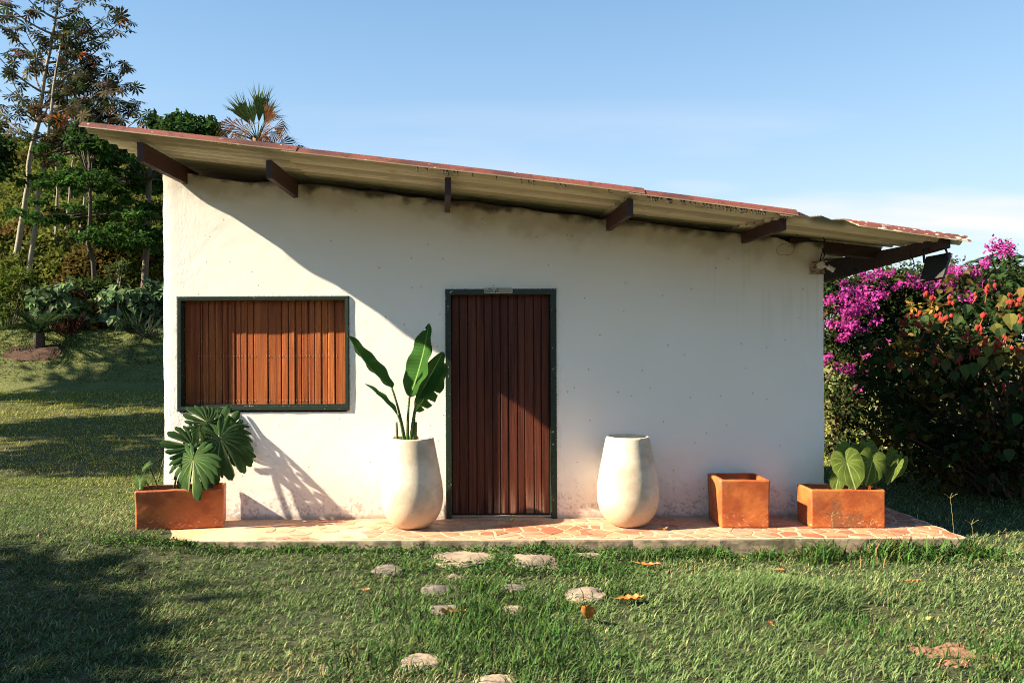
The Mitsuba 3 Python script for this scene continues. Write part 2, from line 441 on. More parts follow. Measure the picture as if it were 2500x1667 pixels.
mat('monstera_leaf_bsdf', {'type': 'principledthin', 'base_color': proc(mon_col), 'roughness': 0.42, 'diff_trans': 0.35, 'eta': 1.75})
principled('dry_leaf_bsdf', lambda p, n, uv: mix(mix(mi.Color3f(0.50, 0.20, 0.04), mi.Color3f(0.30, 0.11, 0.03), fbm(p.x * 40, p.y * 40, p.z * 40, 3)),
                                                 mi.Color3f(0.55, 0.33, 0.10), smoothstep(0.06, 0.02, dr.abs(uv.x))), 0.5)
principled('yellow_leaf_bsdf', lambda p, n, uv: mix(mi.Color3f(0.52, 0.44, 0.08), mi.Color3f(0.40, 0.36, 0.16), fbm(p.x * 30, p.y * 30, p.z * 30, 3)), 0.5)


# ------------------------------------------------------------------ terrain
DK = np.array([0, 7, 12, 16, 19.6, 21.3, 22.3, 24.5, 28, 40, 60, 95, 160, 500.0])
ZK = np.array([0, 0, 0.12, 0.35, 0.70, 1.85, 2.25, 2.65, 3.9, 8.6, 16.5, 24, 26, 26.0])


def terrain(x, y, micro=True):
    x, y = np.asarray(x, float), np.asarray(y, float)
    d = y - EYE_Y
    s = np.clip((-x / np.maximum(d, 12.0) - 0.12) / 0.22, 0, 1); s = s * s * (3 - 2 * s)
    z = np.interp(d, DK, ZK) * s
    z = z + np.clip((d - 22) / 40, 0, 1) * s * 2.2 * (meshkit.fbm(np.stack([x / 9, y / 9, x * 0], -1), 3, 5) - 0.5)
    if micro:
        m = np.exp(-(((x - 2.0) / 0.55) ** 2 + ((y + 2.05) / 0.36) ** 2))
        z = z + 0.085 * m - 0.10 * np.exp(-(((x - 2.42) / 0.26) ** 2 + ((y + 2.32) / 0.22) ** 2))
        z = z + 0.035 * (meshkit.noise(np.stack([x * 1.7, y * 1.7, x * 0], -1), 9) - 0.5)
        sm = lambda a, b: np.clip((x - a) / (b - a), 0, 1) ** 2 * (3 - 2 * np.clip((x - a) / (b - a), 0, 1))
        z = z + (0.055 * (1 - sm(0.6, 2.0)) + 0.085 * (1 - sm(-2.6, -1.8)) - 0.01) * np.exp(-(np.minimum(y + 0.75, 0) / 0.5) ** 2) * np.exp(-(np.maximum(y + 0.75, 0) / 1.5) ** 2)
    return z


def axis(*spans):
    return np.concatenate([np.arange(a, b, s) for a, b, s in spans])


gx = axis((-400, -60, 20), (-60, -20, 1.5), (-20, -5, 0.5), (-5, 5, 0.1), (5, 20, 0.6), (20, 60, 4), (60, 401, 20))
gy = axis((-40, -8, 4), (-8, 1, 0.1), (1, 12, 0.4), (12, 40, 0.6), (40, 100, 3), (100, 501, 20))
X, Y = np.meshgrid(gx, gy)
Z = terrain(X, Y)
nx, ny = len(gx), len(gy)
I, J = np.meshgrid(np.arange(nx - 1), np.arange(ny - 1))
A = (J * nx + I).ravel()
gf = np.stack([A, A + 1, A + nx + 1, A + nx], 1)
put('ground', (np.stack([X, Y, Z], -1).reshape(-1, 3), gf), 'ground_bsdf', True)
tag('ground', 'lawn soil rising to a wooded hillside on the left', kind='structure')

# ------------------------------------------------------------------ the terrace with its broken tiles
SL = 0.12
tx0, tx1, ty0 = -2.95, 4.07, -0.82


def slab_mesh():
    xs = np.linspace(tx0, tx1, 150)
    ys = np.concatenate([np.linspace(ty0, 0.2, 20), np.linspace(0.5, 4.6, 6)])
    Xs, Ys = np.meshgrid(xs, ys)
    edge = 0.012 * (meshkit.fbm(np.stack([xs * 9, xs * 0, xs * 0], -1), 3, 4) - 0.5) * 2
    Ys = Ys + np.where(np.arange(len(ys))[:, None] == 0, edge[None, :], 0)
    Xs = Xs + (Xs > tx1 - 1e-6) * (0.02 * Ys + 0.012 * np.sin(Ys * 23))
    Zs = SL + 0.004 * (meshkit.noise(np.stack([Xs * 3, Ys * 3, Xs * 0], -1), 2) - 0.5)
    v = np.stack([Xs, Ys, Zs], -1).reshape(-1, 3)
    n, m = len(xs), len(ys)
    i, j = np.meshgrid(np.arange(n - 1), np.arange(m - 1)); a = (j * n + i).ravel()
    f = [np.stack([a, a + 1, a + n + 1, a + n], 1)]
    # skirts: front, right, left
    for idx, flip in ((np.arange(n), False), (np.arange(m) * n + n - 1, False), ((np.arange(m) * n)[::-1], False)):
        b = len(v)
        e = v[idx].copy(); mid = e.copy(); mid[:, 2] -= 0.012
        if idx[1] - idx[0] == 1: mid[:, 1] -= 0.004
        lowv = e.copy(); lowv[:, 2] = -0.25
        if idx[1] - idx[0] == 1: lowv[:, 1] += 0.012 * (meshkit.fbm(np.stack([e[:, 0] * 6, e[:, 0] * 0, e[:, 0] * 0], -1), 3, 8) - 0.5)
        v = np.vstack([v, e, mid, lowv]); k = len(idx); q = np.arange(k - 1)
        f.append(np.stack([b + k + q, b + k + q + 1, b + q + 1, b + q], 1))
        f.append(np.stack([b + 2 * k + q, b + 2 * k + q + 1, b + k + q + 1, b + k + q], 1))
    return v, np.vstack(f)


put('terrace', slab_mesh(), 'mortar_bsdf', False)
tag('terrace', 'low concrete terrace along the house front paved with broken terracotta tiles', kind='structure')

tr = np.random.default_rng(21)
area = Polygon([(-1.75, -0.80), (tx1 - 0.03, -0.80), (tx1 + 0.02, 1.4), (3.32, 1.4), (3.32, -0.02), (-1.75, -0.02)])
pts = []
for i, xx in enumerate(np.arange(-1.9, 4.3, 0.165)):
    for j, yy in enumerate(np.arange(-0.95, 1.6, 0.125)):
        pts.append((xx + tr.uniform(-0.075, 0.075) + 0.08 * (j % 2), yy + tr.uniform(-0.052, 0.052)))
vor = Voronoi(np.array(pts))
cells = []
for reg in vor.point_region:
    r = vor.regions[reg]
    if not r or -1 in r: continue
    c = Polygon(vor.vertices[r]).intersection(area)
    if c.is_empty or c.geom_type != 'Polygon': continue
    c = c.buffer(-tr.uniform(0.006, 0.015), join_style=2)
    if c.is_empty or c.geom_type != 'Polygon' or c.area < 0.0022: continue
    c = c.simplify(0.006)
    cen = c.centroid
    if cen.x < -0.9 and tr.random() < 0.45: continue
    cells.append(c)
cells.sort(key=lambda c: c.centroid.y)
rest = MB()
for k, c in enumerate(cells):
    m = trimesh.creation.extrude_polygon(c, 0.0072, engine='earcut')
    m.apply_translation([0, 0, SL - 0.0045 + tr.uniform(-0.001, 0.0015)])
    if k < 300:
        put('tile', m, TILES[int(tr.integers(3))], False, 'terrace')
    else:
        rest.add(m.vertices, m.faces)
if rest.n:
    k = put('far_tile', rest.tri(), TILES[0], False, 'terrace')
    labels[k] = {'kind': 'stuff'}

# ------------------------------------------------------------------ the house
WL, WR, DEPTH = -2.79, 3.265, 2.4
WIN = (-2.665, -1.085, 1.118, 2.166)      # outer edges of the window frame
DOOR = (-0.205, 0.812, SL, 2.222)


def front_wall():
    ex = sorted({WL, WR, WIN[0] + .02, WIN[1] - .02, DOOR[0] + .02, DOOR[1] - .02})
    xs = np.unique(np.concatenate([np.linspace(a, b, max(2, int((b - a) / 0.035))) for a, b in zip(ex[:-1], ex[1:])]))
    ez = [SL - 0.1, WIN[2] + .02, WIN[3] - .02, DOOR[3] - .02, 2.5]
    zs = np.unique(np.concatenate([np.linspace(a, b, max(2, int((b - a) / 0.035) + 2)) for a, b in zip(ez[:-1], ez[1:])]))
    n_top = 26
    top = roof_z(xs) - 0.03 - 0.05 * meshkit.fbm(np.stack([xs * 5, xs * 0, xs * 0], -1), 4, 3)
    top = top - 0.05 * np.exp(-((xs + 2.2) / 0.5) ** 2) - 0.03 * np.exp(-((xs - 3.0) / 0.1) ** 2)
    Xs = np.tile(xs, (len(zs) + n_top, 1))
    Zs = np.vstack([np.tile(zs[:, None], (1, len(xs)))] + [(2.5 + (top - 2.5) * (k + 1) / n_top)[None] for k in range(n_top)])
    P = np.stack([Xs, Xs * 0, Zs], -1)
    disp = 0.003 * (meshkit.fbm(P * 2.2, 3, 1) - 0.5) + 0.0035 * (meshkit.fbm(P * 11, 3, 6) - 0.5)
    disp = disp + np.clip((-2.3 - Xs) / 0.4, 0, 1) * 0.004 * (meshkit.fbm(P * np.array([22, 1, 9]), 3, 12) - 0.5)
    rag = 0.018 * (meshkit.fbm(np.stack([Zs * 6, Zs * 0, Zs * 0], -1), 4, 14) - 0.5)
    P[..., 1] = disp
    P[:, 0, 0] += rag[:, 0]; P[:, 0, 1] += 0.006
    P[:, -1, 0] += 0.6 * rag[:, 3]; P[:, -1, 1] += 0.006
    v = P.reshape(-1, 3); n = len(xs); m = len(Zs)
    f = []
    mx = (xs[:-1] + xs[1:]) / 2
    for j in range(m - 1):
        zc = (Zs[j, 0] + Zs[j + 1, 0]) / 2 if j < len(zs) - 1 else 9
        hole = np.zeros(n - 1, bool)
        for x0, x1, z0, z1 in (WIN, (DOOR[0], DOOR[1], -1, DOOR[3])):
            if z0 < zc < z1 - 0.01: hole |= (mx > x0 + .02) & (mx < x1 - .02)
        a = j * n + np.nonzero(~hole)[0]
        f.append(np.stack([a, a + 1, a + n + 1, a + n], 1))
    f = np.vstack(f)
    # returns: top, left, right, and the reveals of the openings
    strips = []
    def strip(idx, dx=0, dy=0.15):
        nonlocal v
        b = len(v); e = v[idx]; g = e + [dx, dy, 0]
        v = np.vstack([v, e, g]); k = len(idx); q = np.arange(k - 1)
        strips.append(np.stack([b + q, b + q + 1, b + k + q + 1, b + k + q], 1))
    strip((m - 1) * n + np.arange(n)); strip(np.arange(m) * n); strip(np.arange(m)[::-1] * n + n - 1)
    mesh = [(v, np.vstack([f] + strips))]
    for x0, x1, z0, z1 in (WIN, (DOOR[0], DOOR[1], -0.05, DOOR[3])):
        a, b, c, d = x0 + .02, x1 - .02, z0 + .02, z1 - .02
        q = np.array([[a, 0, c], [b, 0, c], [b, 0, d], [a, 0, d]]); q2 = q + [0, 0.15, 0]
        mesh.append((np.vstack([q, q2]), np.array([[0, 1, 5, 4], [1, 2, 6, 5], [2, 3, 7, 6], [3, 0, 4, 7]])))
    return mesh


wallb = MB()
for v, f in front_wall(): wallb.add(v, f)


def slope_box(x0, x1, y0, y1, z0, drop=0.03):
    v, f = boxv(x0, x1, y0, y1, z0, 1)
    hi = v[:, 2] > 0.9
    v[hi, 2] = roof_z(v[hi, 0]) - drop
    return v, f


wallb.add(*slope_box(WL + 0.012, WL + 0.16, 0.152, DEPTH - 0.002, -0.1))
wallb.add(*slope_box(WR - 0.16, WR - 0.012, 0.152, DEPTH - 0.002, -0.1))
wallb.add(*slope_box(WL, WR, DEPTH, DEPTH + 0.15, -0.1, -0.02))
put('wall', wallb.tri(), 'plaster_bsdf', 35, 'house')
# a dark board ceiling closes the rooms behind the wall head
put('ceiling', slope_box(WL + 0.17, WR - 0.17, 0.6, DEPTH - 0.01, 2.4, 0.05), 'dark_wood_bsdf', False, 'house')
tag('house', 'small white plastered house with rusty red lean-to roof and dark wooden door', 'house')

PITCH, AMP = 0.2, 0.034
ROOF_Y0 = -1.10


def sheet(x0, x1, zoff, broken=None, seed=0):
    xs = np.linspace(x0, x1, int((x1 - x0) / 0.08))
    ys = np.concatenate([np.linspace(ROOF_Y0, ROOF_Y0 + 8 * PITCH, 8 * 14 + 1), np.linspace(ROOF_Y0 + 8 * PITCH, DEPTH + 0.5, 120)[1:]])
    Xs, Ys = np.meshgrid(xs, ys, indexing='ij')
    if broken:
        k = np.clip(np.minimum(xs - broken[0], broken[1] - xs) / 0.07, 0, 1)
        low = ROOF_Y0 + k * (0.085 + 0.012 * np.sin(xs * 31))
        Ys = np.maximum(Ys, low[:, None] + (Ys - ROOF_Y0) * 1e-3)
    Ys0 = Ys + 0.004 * (meshkit.fbm(np.stack([Xs * 12, Ys * 0, Ys * 0], -1), 3, seed) - 0.5)
    w = -AMP * np.cos(2 * np.pi * (Ys - ROOF_Y0) / PITCH + 1.2)
    Zs = roof_z(Xs) + AMP + zoff + w + 0.012 * (meshkit.noise(np.stack([Xs * 1.1, Ys * 0.5, Xs * 0], -1), seed) - 0.5)
    Zs = Zs - 0.058 * np.clip(-Ys, 0, 1.2) / 1.1
    Zs = Zs - 0.070 * np.clip((Xs - 0.9) / 3.0, 0, 1.1) ** 1.3 * np.clip(0.1 - Ys, 0, 1.2) / 1.2
    ragl = 0.010 * (meshkit.fbm(np.stack([Ys * 30, Ys * 0, Ys * 0], -1), 3, seed + 5) - 0.5)
    lead = -0.055 * np.clip((Ys + 1.1) / 2.2, 0, 1.3) if x0 < -2.9 else 0
    Xs = Xs + np.where((Xs < x0 + 1e-6), ragl + lead, 0) + np.where(Xs > x1 - 1e-6, ragl, 0)
    up = np.stack([Xs, Ys0, Zs + 0.0035], -1).reshape(-1, 3); dn = np.stack([Xs, Ys0, Zs - 0.0035], -1).reshape(-1, 3)
    n, m = len(ys), len(xs)
    j, i = np.meshgrid(np.arange(n - 1), np.arange(m - 1)); a = (i * n + j).ravel(); N = len(up)
    f = [np.stack([a, a + n, a + n + 1, a + 1], 1), np.stack([a, a + 1, a + n + 1, a + n], 1) + N]
    per = np.concatenate([np.arange(n), (np.arange(1, m)) * n + n - 1, (m - 1) * n + np.arange(n - 2, -1, -1), np.arange(m - 2, -1, -1) * n])
    f.append(np.stack([per[:-1], per[1:], per[1:] + N, per[:-1] + N], 1))
    return np.vstack([up, dn]), np.vstack(f)


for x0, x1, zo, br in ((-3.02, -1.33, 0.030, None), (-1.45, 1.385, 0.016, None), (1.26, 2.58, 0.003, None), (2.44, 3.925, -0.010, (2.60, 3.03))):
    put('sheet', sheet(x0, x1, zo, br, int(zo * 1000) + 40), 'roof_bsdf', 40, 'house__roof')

# rafters under the eave: (x at the wall, x at the end, underside at the wall, underside at the end, height)
for xw, xe, zw, ze, h in ((-2.585, -2.585, 3.205, 3.165, 0.155), (-1.575, -1.565, 3.075, 3.03, 0.145), (-0.19, -0.15, 2.935, 2.89, 0.14),
                          (1.30, 1.29, 2.760, 2.72, 0.135), (2.545, 2.50, 2.640, 2.60, 0.10)):
    p, q = np.array([xe, -1.0, ze + h / 2]), np.array([xw, 0.3, zw + h / 2])
    put('rafter', bar(p, q, 0.048, h), 'rafter_bsdf', False, 'house')
R6 = np.array([[x, y, z] for (y, zb, zt) in ((-1.03, 2.452, 2.530), (1.0, 2.375, 2.575), (2.8, 2.36, 2.585)) for (x, z) in ((3.745, zb), (3.805, zb), (3.805, zt), (3.745, zt))], float)
R6[:, 0] += 0.01 * (R6[:, 1] + 1)
F6 = np.vstack([np.array([[k, (k + 1) % 4, 4 + (k + 1) % 4, 4 + k] for k in range(4)]) + 4 * m for m in (0, 1)] + [[[3, 2, 1, 0], [8, 9, 10, 11]]])
put('rafter', (R6, F6), 'dark_wood_bsdf', False, 'house')
put('wall_plate', bar((WR - 0.3, 0.075, roof_z(WR - 0.3) - 0.085), (3.80, 0.075, roof_z(3.80) - 0.085), 0.11, 0.105), 'dark_wood_bsdf', False, 'house')

moss = MB(); mr = np.random.default_rng(17)
for k in range(70):
    xx = mr.uniform(-0.6, 1.2) if mr.random() < 0.3 else mr.uniform(1.4, 2.5)
    z0_ = roof_z(xx) + 0.002 - 0.058 - 0.07 * np.clip((xx - 0.9) / 3.0, 0, 1.1) ** 1.3
    ln = mr.uniform(0.008, 0.028); z0_ += 0.016 if xx < 1.3 else 0.003
    moss.add(*tube([(xx, ROOF_Y0 + 0.012, z0_ + 0.02), (xx + mr.normal(0, .006), ROOF_Y0 + 0.008, z0_ - ln * .4), (xx + mr.normal(0, .012), ROOF_Y0 + 0.01, z0_ - ln)], [0.006, 0.005, 0.002], 5), (0.035, 0.028, 0.018))
labels[moss.put('moss', 'bark_bsdf', 'house')] = {'kind': 'stuff'}

# window: frame, ledge and nineteen boards
x0, x1, z0, z1 = WIN
fw = MB()
w = 0.038
def frame_bar(a, b, c, d, y0=-0.013, y1=0.05):
    v, f = boxv(a, b, y0, y1, c, d); fw.add(v, f)
def mitred(x0, x1, z0, z1, w, yf, yb, bev=0.010):
    o = np.array([[x0, z0], [x1, z0], [x1, z1], [x0, z1]]); sgn = np.array([[1, 1], [-1, 1], [-1, -1], [1, -1]])
    rings = [(0, yb), (0, yf + bev * .6), (bev, yf), (w, yf + 0.002), (w, yb)]
    v = np.vstack([np.column_stack([(o + sgn * r)[:, 0], np.full(4, y), (o + sgn * r)[:, 1]]) for r, y in rings])
    f = []
    for k in range(len(rings) - 1):
        for s in range(4):
            t = (s + 1) % 4
            f.append([k * 4 + s, k * 4 + t, k * 4 + 4 + t, k * 4 + 4 + s])
    return v, np.array(f)
put('frame', mitred(x0, x1, z0, z1, w, -0.014, 0.149), 'green_paint_bsdf', False, 'house__window')
put('ledge', boxv(x0 + w, x1 - w, 0.03, 0.092, z0 + w, z0 + w + 0.016), 'green_paint_bsdf', False, 'house__window')
cuts = np.array([200, 365, 392, 455, 525, 598, 660, 735, 800, 865, 935, 1087, 1230, 1305, 1375, 1445, 1515, 1585, 1655, 1725, 1800, 1925.])
cuts = x0 + w + (cuts - cuts[0]) / (cuts[-1] - cuts[0]) * (x1 - x0 - 2 * w)


def board(a, b, z0, z1, y, thick=0.018, ch=0.005, gap=0.003, lean=0.0):
    a, b = a + gap, b - gap
    prof = np.array([[a, y + thick], [a, y + ch], [a + ch, y], [b - ch, y - lean], [b, y + ch - lean], [b, y + thick]])
    n = len(prof)
    v = np.vstack([np.column_stack([prof, np.full(n, z)]) for z in (z0, z1)])
    f = [[k, (k + 1) % n, n + (k + 1) % n, n + k] for k in range(n)] + [[0, 1, 2, 5], [2, 3, 4, 5], [6, 11, 8, 7], [8, 11, 10, 9]]
    return v, np.array(f)


br_ = np.random.default_rng(5)
for a, b in zip(cuts[:-1], cuts[1:]):
    put('board', board(a, b, z0 + w + 0.017, z1 - w, 0.088 + br_.uniform(-0.003, 0.003), lean=br_.uniform(0, 0.0035)), 'shutter_wood_bsdf', False, 'house__window')
nails = MB()
for a, b in zip(cuts[:-1], cuts[1:]):
    for xx in ([a + 0.014, b - 0.014] if b - a > 0.035 else [(a + b) / 2]):
        for zz in (z0 + w + 0.05, z0 + 0.50):
            nails.add(*tube([(xx, 0.0835, zz), (xx, 0.092, zz)], 0.0032, 6))
k = nails.put('nail_head', 'bark_bsdf', 'house__window'); labels[k] = {'kind': 'stuff'}
put('backing', boxv(x0 + w, x1 - w, 0.112, 0.13, z0 + w, z1 - w), 'dark_wood_bsdf', False, 'house__window')

# door: frame of two jambs and a head, twelve boards, threshold, plate
x0, x1, z0, z1 = DOOR
w = 0.052
put('jamb', bar((x0 + w / 2, 0.066, SL - 0.02), (x0 + w / 2, 0.066, z1 - w), 0.166, w, up=(1, 0, 0)), 'green_paint_bsdf', False, 'house__door')
put('jamb', bar((x1 - w / 2, 0.066, SL - 0.02), (x1 - w / 2, 0.066, z1 - w), 0.166, w, up=(1, 0, 0)), 'green_paint_bsdf', False, 'house__door')
put('head', bar((x0, 0.066, z1 - w / 2 + 0.001), (x1, 0.066, z1 - w / 2 + 0.001), 0.170, w), 'green_paint_bsdf', False, 'house__door')
put('threshold', boxv(x0 + w, x1 - w, 0.02, 0.14, SL - 0.02, SL + 0.012), 'mortar_bsdf', False, 'house__door')
cuts = np.linspace(x0 + w, x1 - w, 13) + np.concatenate([[0], br_.uniform(-0.006, 0.006, 11), [0]])
for a, b in zip(cuts[:-1], cuts[1:]):
    zb = SL + 0.026 + br_.uniform(0, 0.010)
    put('board', board(a, b, zb, z1 - w, 0.080 + br_.uniform(-0.002, 0.002), ch=0.007, gap=0.002, lean=br_.uniform(0, 0.002)), 'door_wood_bsdf', False, 'house__door')
put('backing', boxv(x0 + w, x1 - w, 0.106, 0.13, SL + 0.016, z1 - w), 'dark_wood_bsdf', False, 'house__door')
pl = put('plate', boxv(0.160, 0.405, -0.026, -0.020, 2.187, 2.229), 'plate_bsdf', False, 'house__door')
labels[pl] = {'label': 'small weathered pale plate over the door with stained unreadable left half'}
put('plate_rim', mitred(0.155, 0.410, 2.182, 2.234, 0.006, -0.030, -0.0195, 0.002), 'plate_rim_bsdf', False, 'house__door')

# ------------------------------------------------------------------ fittings on the house
bx = put('box', boxv(3.135, 3.255, -0.045, 0.004, 2.345, 2.46), 'dirty_box_bsdf', False, 'junction_box')
put('socket', trimesh.creation.cylinder(0.034, 0.03, sections=24, transform=trimesh.transformations.rotation_matrix(np.pi / 2, [1, 0, 0], [0, 0, 0]) @ np.eye(4)).apply_translation([3.215, -0.058, 2.42]), 'white_plastic_bsdf', 30, 'junction_box')
q = trimesh.creation.cylinder(0.021, 0.066, sections=20)
q.apply_transform(trimesh.geometry.align_vectors([0, 0, 1], norm([0.75, -0.35, -0.55]))); q.apply_translation([3.285, -0.105, 2.385])
put('sensor_head', q, 'white_plastic_bsdf', 30, 'junction_box')
put('neck', tube([(3.22, -0.07, 2.415), (3.25, -0.09, 2.405), (3.275, -0.10, 2.39)], 0.010, 8), 'white_plastic_bsdf', 30, 'junction_box')
tag('junction_box', 'dirty junction box with white light sensor on right corner of wall', 'junction box')
cb = MB()
cb.add(*tube(bez((3.02, -0.012, 2.70), (3.17, -0.10, 2.86), (3.27, -0.02, 2.64), 14), 0.0055, 7))
k = put('cable', cb.tri(), 'cable_bsdf', 40)
tag(k, 'short black cable looping out under the roof above the junction box', 'cable')
cb = MB()
cb.add(*tube(bez((3.24, -0.02, 2.585), (3.29, -0.05, 2.50), (3.205, -0.03, 2.455), 12), 0.005, 7))
cb.add(*tube(bez((3.255, -0.02, 2.58), (3.225, -0.05, 2.52), (3.212, -0.04, 2.455), 12), 0.005, 7))
k = put('cable', cb.tri(), 'cable_bsdf', 40)
tag(k, 'pair of black wires entering the top of the junction box', 'cable')
k = put('cable', tube(bez((3.26, 0.3, 2.52), (3.45, 0.25, 2.48), (3.78, 0.2, 2.56), 14), 0.007, 7), 'cable_bsdf', 40)
tag(k, 'straight black cable stretched under the wall beam towards the roof end', 'cable')

# floodlight hanging under the last rafter
fl = [at(2261, 627, -0.82), at(2320, 616, -0.98), at(2302, 676, -1.03), at(2245, 686, -0.87)]
fn = norm(np.cross(fl[1] - fl[0], fl[3] - fl[0]))
if fn[1] > 0: fn = -fn
V = np.vstack([np.array(fl), np.array(fl) - fn * 0.028])
cen = V.mean(0)
put('housing', (np.vstack([V, V[4:] * 0.82 + 0.18 * V[4:].mean(0) - fn * 0.022]), np.array([[0, 1, 2, 3], [0, 4, 5, 1], [1, 5, 6, 2], [2, 6, 7, 3], [3, 7, 4, 0], [4, 8, 9, 5], [5, 9, 10, 6], [6, 10, 11, 7], [7, 11, 8, 4], [8, 11, 10, 9]])), 'black_metal_bsdf', False, 'floodlight')
a0, a1 = (fl[0] * 0.75 + fl[3] * 0.25), (fl[1] * 0.75 + fl[2] * 0.25)
put('bracket', tube([a0, a0 + [0.0, 0.02, 0.11], (3.775, -0.85, 2.478)], 0.010, 8), 'black_metal_bsdf', 40, 'floodlight')
put('bracket', tube([a1, a1 + [0.0, 0.02, 0.05], (3.785, -0.98, 2.478)], 0.008, 8), 'black_metal_bsdf', 40, 'floodlight')
put('wire', tube(np.vstack([bez((3.72, -0.55, 2.50), (3.83, -0.6, 2.33), fl[3] + [-0.10, 0.03, 0.06], 12), bez(fl[3] + [-0.10, 0.03, 0.06], fl[3] + [-0.02, 0.02, -0.05], fl[3] - fn * 0.02, 8)[1:]]), 0.0045, 6), 'cable_bsdf', 40, 'floodlight')
tag('floodlight', 'black square floodlight hanging below the right end of the roof', 'floodlight')


# ------------------------------------------------------------------ pots and planters
def pot(cx, cy, label, seed):
    prof = [(0.0, 0.0), (0.10, 0.0), (0.135, 0.006), (0.175, 0.03), (0.215, 0.075), (0.245, 0.13), (0.264, 0.20), (0.270, 0.27), (0.266, 0.34), (0.254, 0.42), (0.238, 0.51), (0.221, 0.60), (0.204, 0.69), (0.192, 0.755), (0.188, 0.772), (0.182, 0.780), (0.170, 0.780), (0.163, 0.774), (0.160, 0.76), (0.170, 0.70), (0.185, 0.62), (0.20, 0.55)]
    from scipy.interpolate import PchipInterpolator
    pr = np.array(prof)
    t = np.concatenate([[0], np.cumsum(np.linalg.norm(np.diff(pr, axis=0), axis=1))])
    tt = np.linspace(0, t[-1], 130)
    r = PchipInterpolator(t, pr[:, 0])(tt); z = PchipInterpolator(t, pr[:, 1])(tt)
    for _ in range(14): r[10:-36] = np.convolve(np.pad(r, 2, 'edge'), [.1, .2, .4, .2, .1], 'valid')[10:-36]
    n = 72
    a = np.arange(n) / n * 2 * np.pi
    wob = 1 + 0.008 * np.sin(a * 2 + seed) + 0.005 * np.sin(3 * a + 2 * seed)
    V = np.stack([cx + r[:, None] * np.cos(a) * wob, cy + r[:, None] * np.sin(a) * wob, SL + 0.003 + z[:, None] + 0 * a], -1)
    V = V + 0.0010 * (meshkit.fbm(V * 7, 3, seed) - 0.5)[..., None]
    i, j = np.meshgrid(np.arange(len(tt) - 1), np.arange(n), indexing='ij')
    f = np.stack([i * n + j, i * n + (j + 1) % n, (i + 1) * n + (j + 1) % n, (i + 1) * n + j], -1).reshape(-1, 4)
    uv = np.stack(np.broadcast_arrays(a / (2 * np.pi), z[:, None]), -1).reshape(-1, 2)
    key = key_for('tall_pot')
    put('vessel', (V.reshape(-1, 3), f), 'concrete_pot_bsdf', True, key, uv=uv)
    s = MB(); rr = 0.198; ring = np.stack([cx + rr * np.cos(a), cy + rr * np.sin(a), np.full(n, SL + 0.56)], -1)
    s.add(np.vstack([ring, [[cx, cy, SL + 0.575]]]), [[k, (k + 1) % n, n] for k in range(n)])
    put('soil', s.tri(), 'potting_soil_bsdf', True, key)
    tag(key, label, 'pot', 'tall concrete pots beside the door')


pot(-0.492, -0.33, 'tall cream concrete pot left of the door holding a broad-leaved plant', 1)
pot(1.400, -0.30, 'tall cream concrete pot right of the door with nothing growing in it', 4)


def rbox(w, d, h, r, taper=0.0):
    pts_ = []
    for sx in (-1, 1):
        for sy in (-1, 1):
            for z, t in ((r, 1 - taper), (h - r, 1)):
                s = m3.Manifold.sphere(r, 16).translate((sx * (w / 2 * t - r), sy * (d / 2 * t - r), z))
                pts_.append(s)
    return m3.Manifold.batch_hull(pts_)


def planter(w, d, h, loc, rot, label, taper, wall, seed):
    outer = rbox(w, d, h, 0.016, taper)
    inner = rbox(w - 2 * wall, d - 2 * wall, h, 0.012, taper).translate((0, 0, 0.035))
    m = (outer - inner).refine_to_length(0.03).to_mesh()
    v, f = np.array(m.vert_properties[:, :3], float), np.array(m.tri_verts)
    q = v + [3.7 * seed, 0, 0]
    v = v + 0.010 * np.stack([meshkit.fbm(q * 6 + 9 * k, 2, seed) - 0.5 for k in range(3)], -1) * np.clip(v[:, 2:] / 0.05, 0, 1)
    c, s = math.cos(rot), math.sin(rot)
    v = np.column_stack([loc[0] + c * v[:, 0] - s * v[:, 1], loc[1] + s * v[:, 0] + c * v[:, 1], loc[2] + v[:, 2]])
    key = key_for('terracotta_planter')
    put('vessel', (v, f), 'terracotta_bsdf', 35, key)
    g = MB(); gx_, gy_ = np.meshgrid(np.linspace(-.5, .5, 16), np.linspace(-.5, .5, 10))
    P = np.stack([gx_ * (w - 2 * wall + .004), gy_ * (d - 2 * wall + .004), h - 0.06 - 0.16 * (seed == 2) + 0.02 * meshkit.fbm(np.stack([gx_ * 9, gy_ * 9, gx_ * 0], -1), 3, 1)], -1).reshape(-1, 3)
    P = np.column_stack([loc[0] + c * P[:, 0] - s * P[:, 1], loc[1] + s * P[:, 0] + c * P[:, 1], loc[2] + P[:, 2]])
    i, j = np.meshgrid(np.arange(15), np.arange(9)); a = (j * 16 + i).ravel()
    g.add(P, np.stack([a, a + 1, a + 17, a + 16], 1))
    put('soil', g.tri(), 'potting_soil_bsdf', True, key)
    tag(key, label, 'planter', 'terracotta planters on the terrace')


planter(0.735, 0.30, 0.345, (-2.535, -0.255, SL + 0.003), 0.225, 'long terracotta planter at the left end of the terrace with split-leaved plant', 0.01, 0.022, 1)
planter(0.432, 0.405, 0.415, (2.385, -0.258, SL + 0.003), -0.02, 'square terracotta planter with no plant between tall pot and long planter', 0.05, 0.034, 2)
planter(0.640, 0.31, 0.330, (3.262, -0.315, SL + 0.003), -0.015, 'long terracotta planter at the right end of the terrace with heart-leaved plant', 0.015, 0.022, 3)


# ------------------------------------------------------------------ big-leaved plants
def frame_of(tip, nrm):
    t = norm(tip); n = np.asarray(nrm, float); n = norm(n - t * np.dot(n, t)); s = np.cross(t, n)
    return t, s, n


def place_leaf(P, base, tip, nrm):
    t, s, n = frame_of(tip, nrm)
    return base + P[:, :1] * t + P[:, 1:2] * s + P[:, 2:] * n


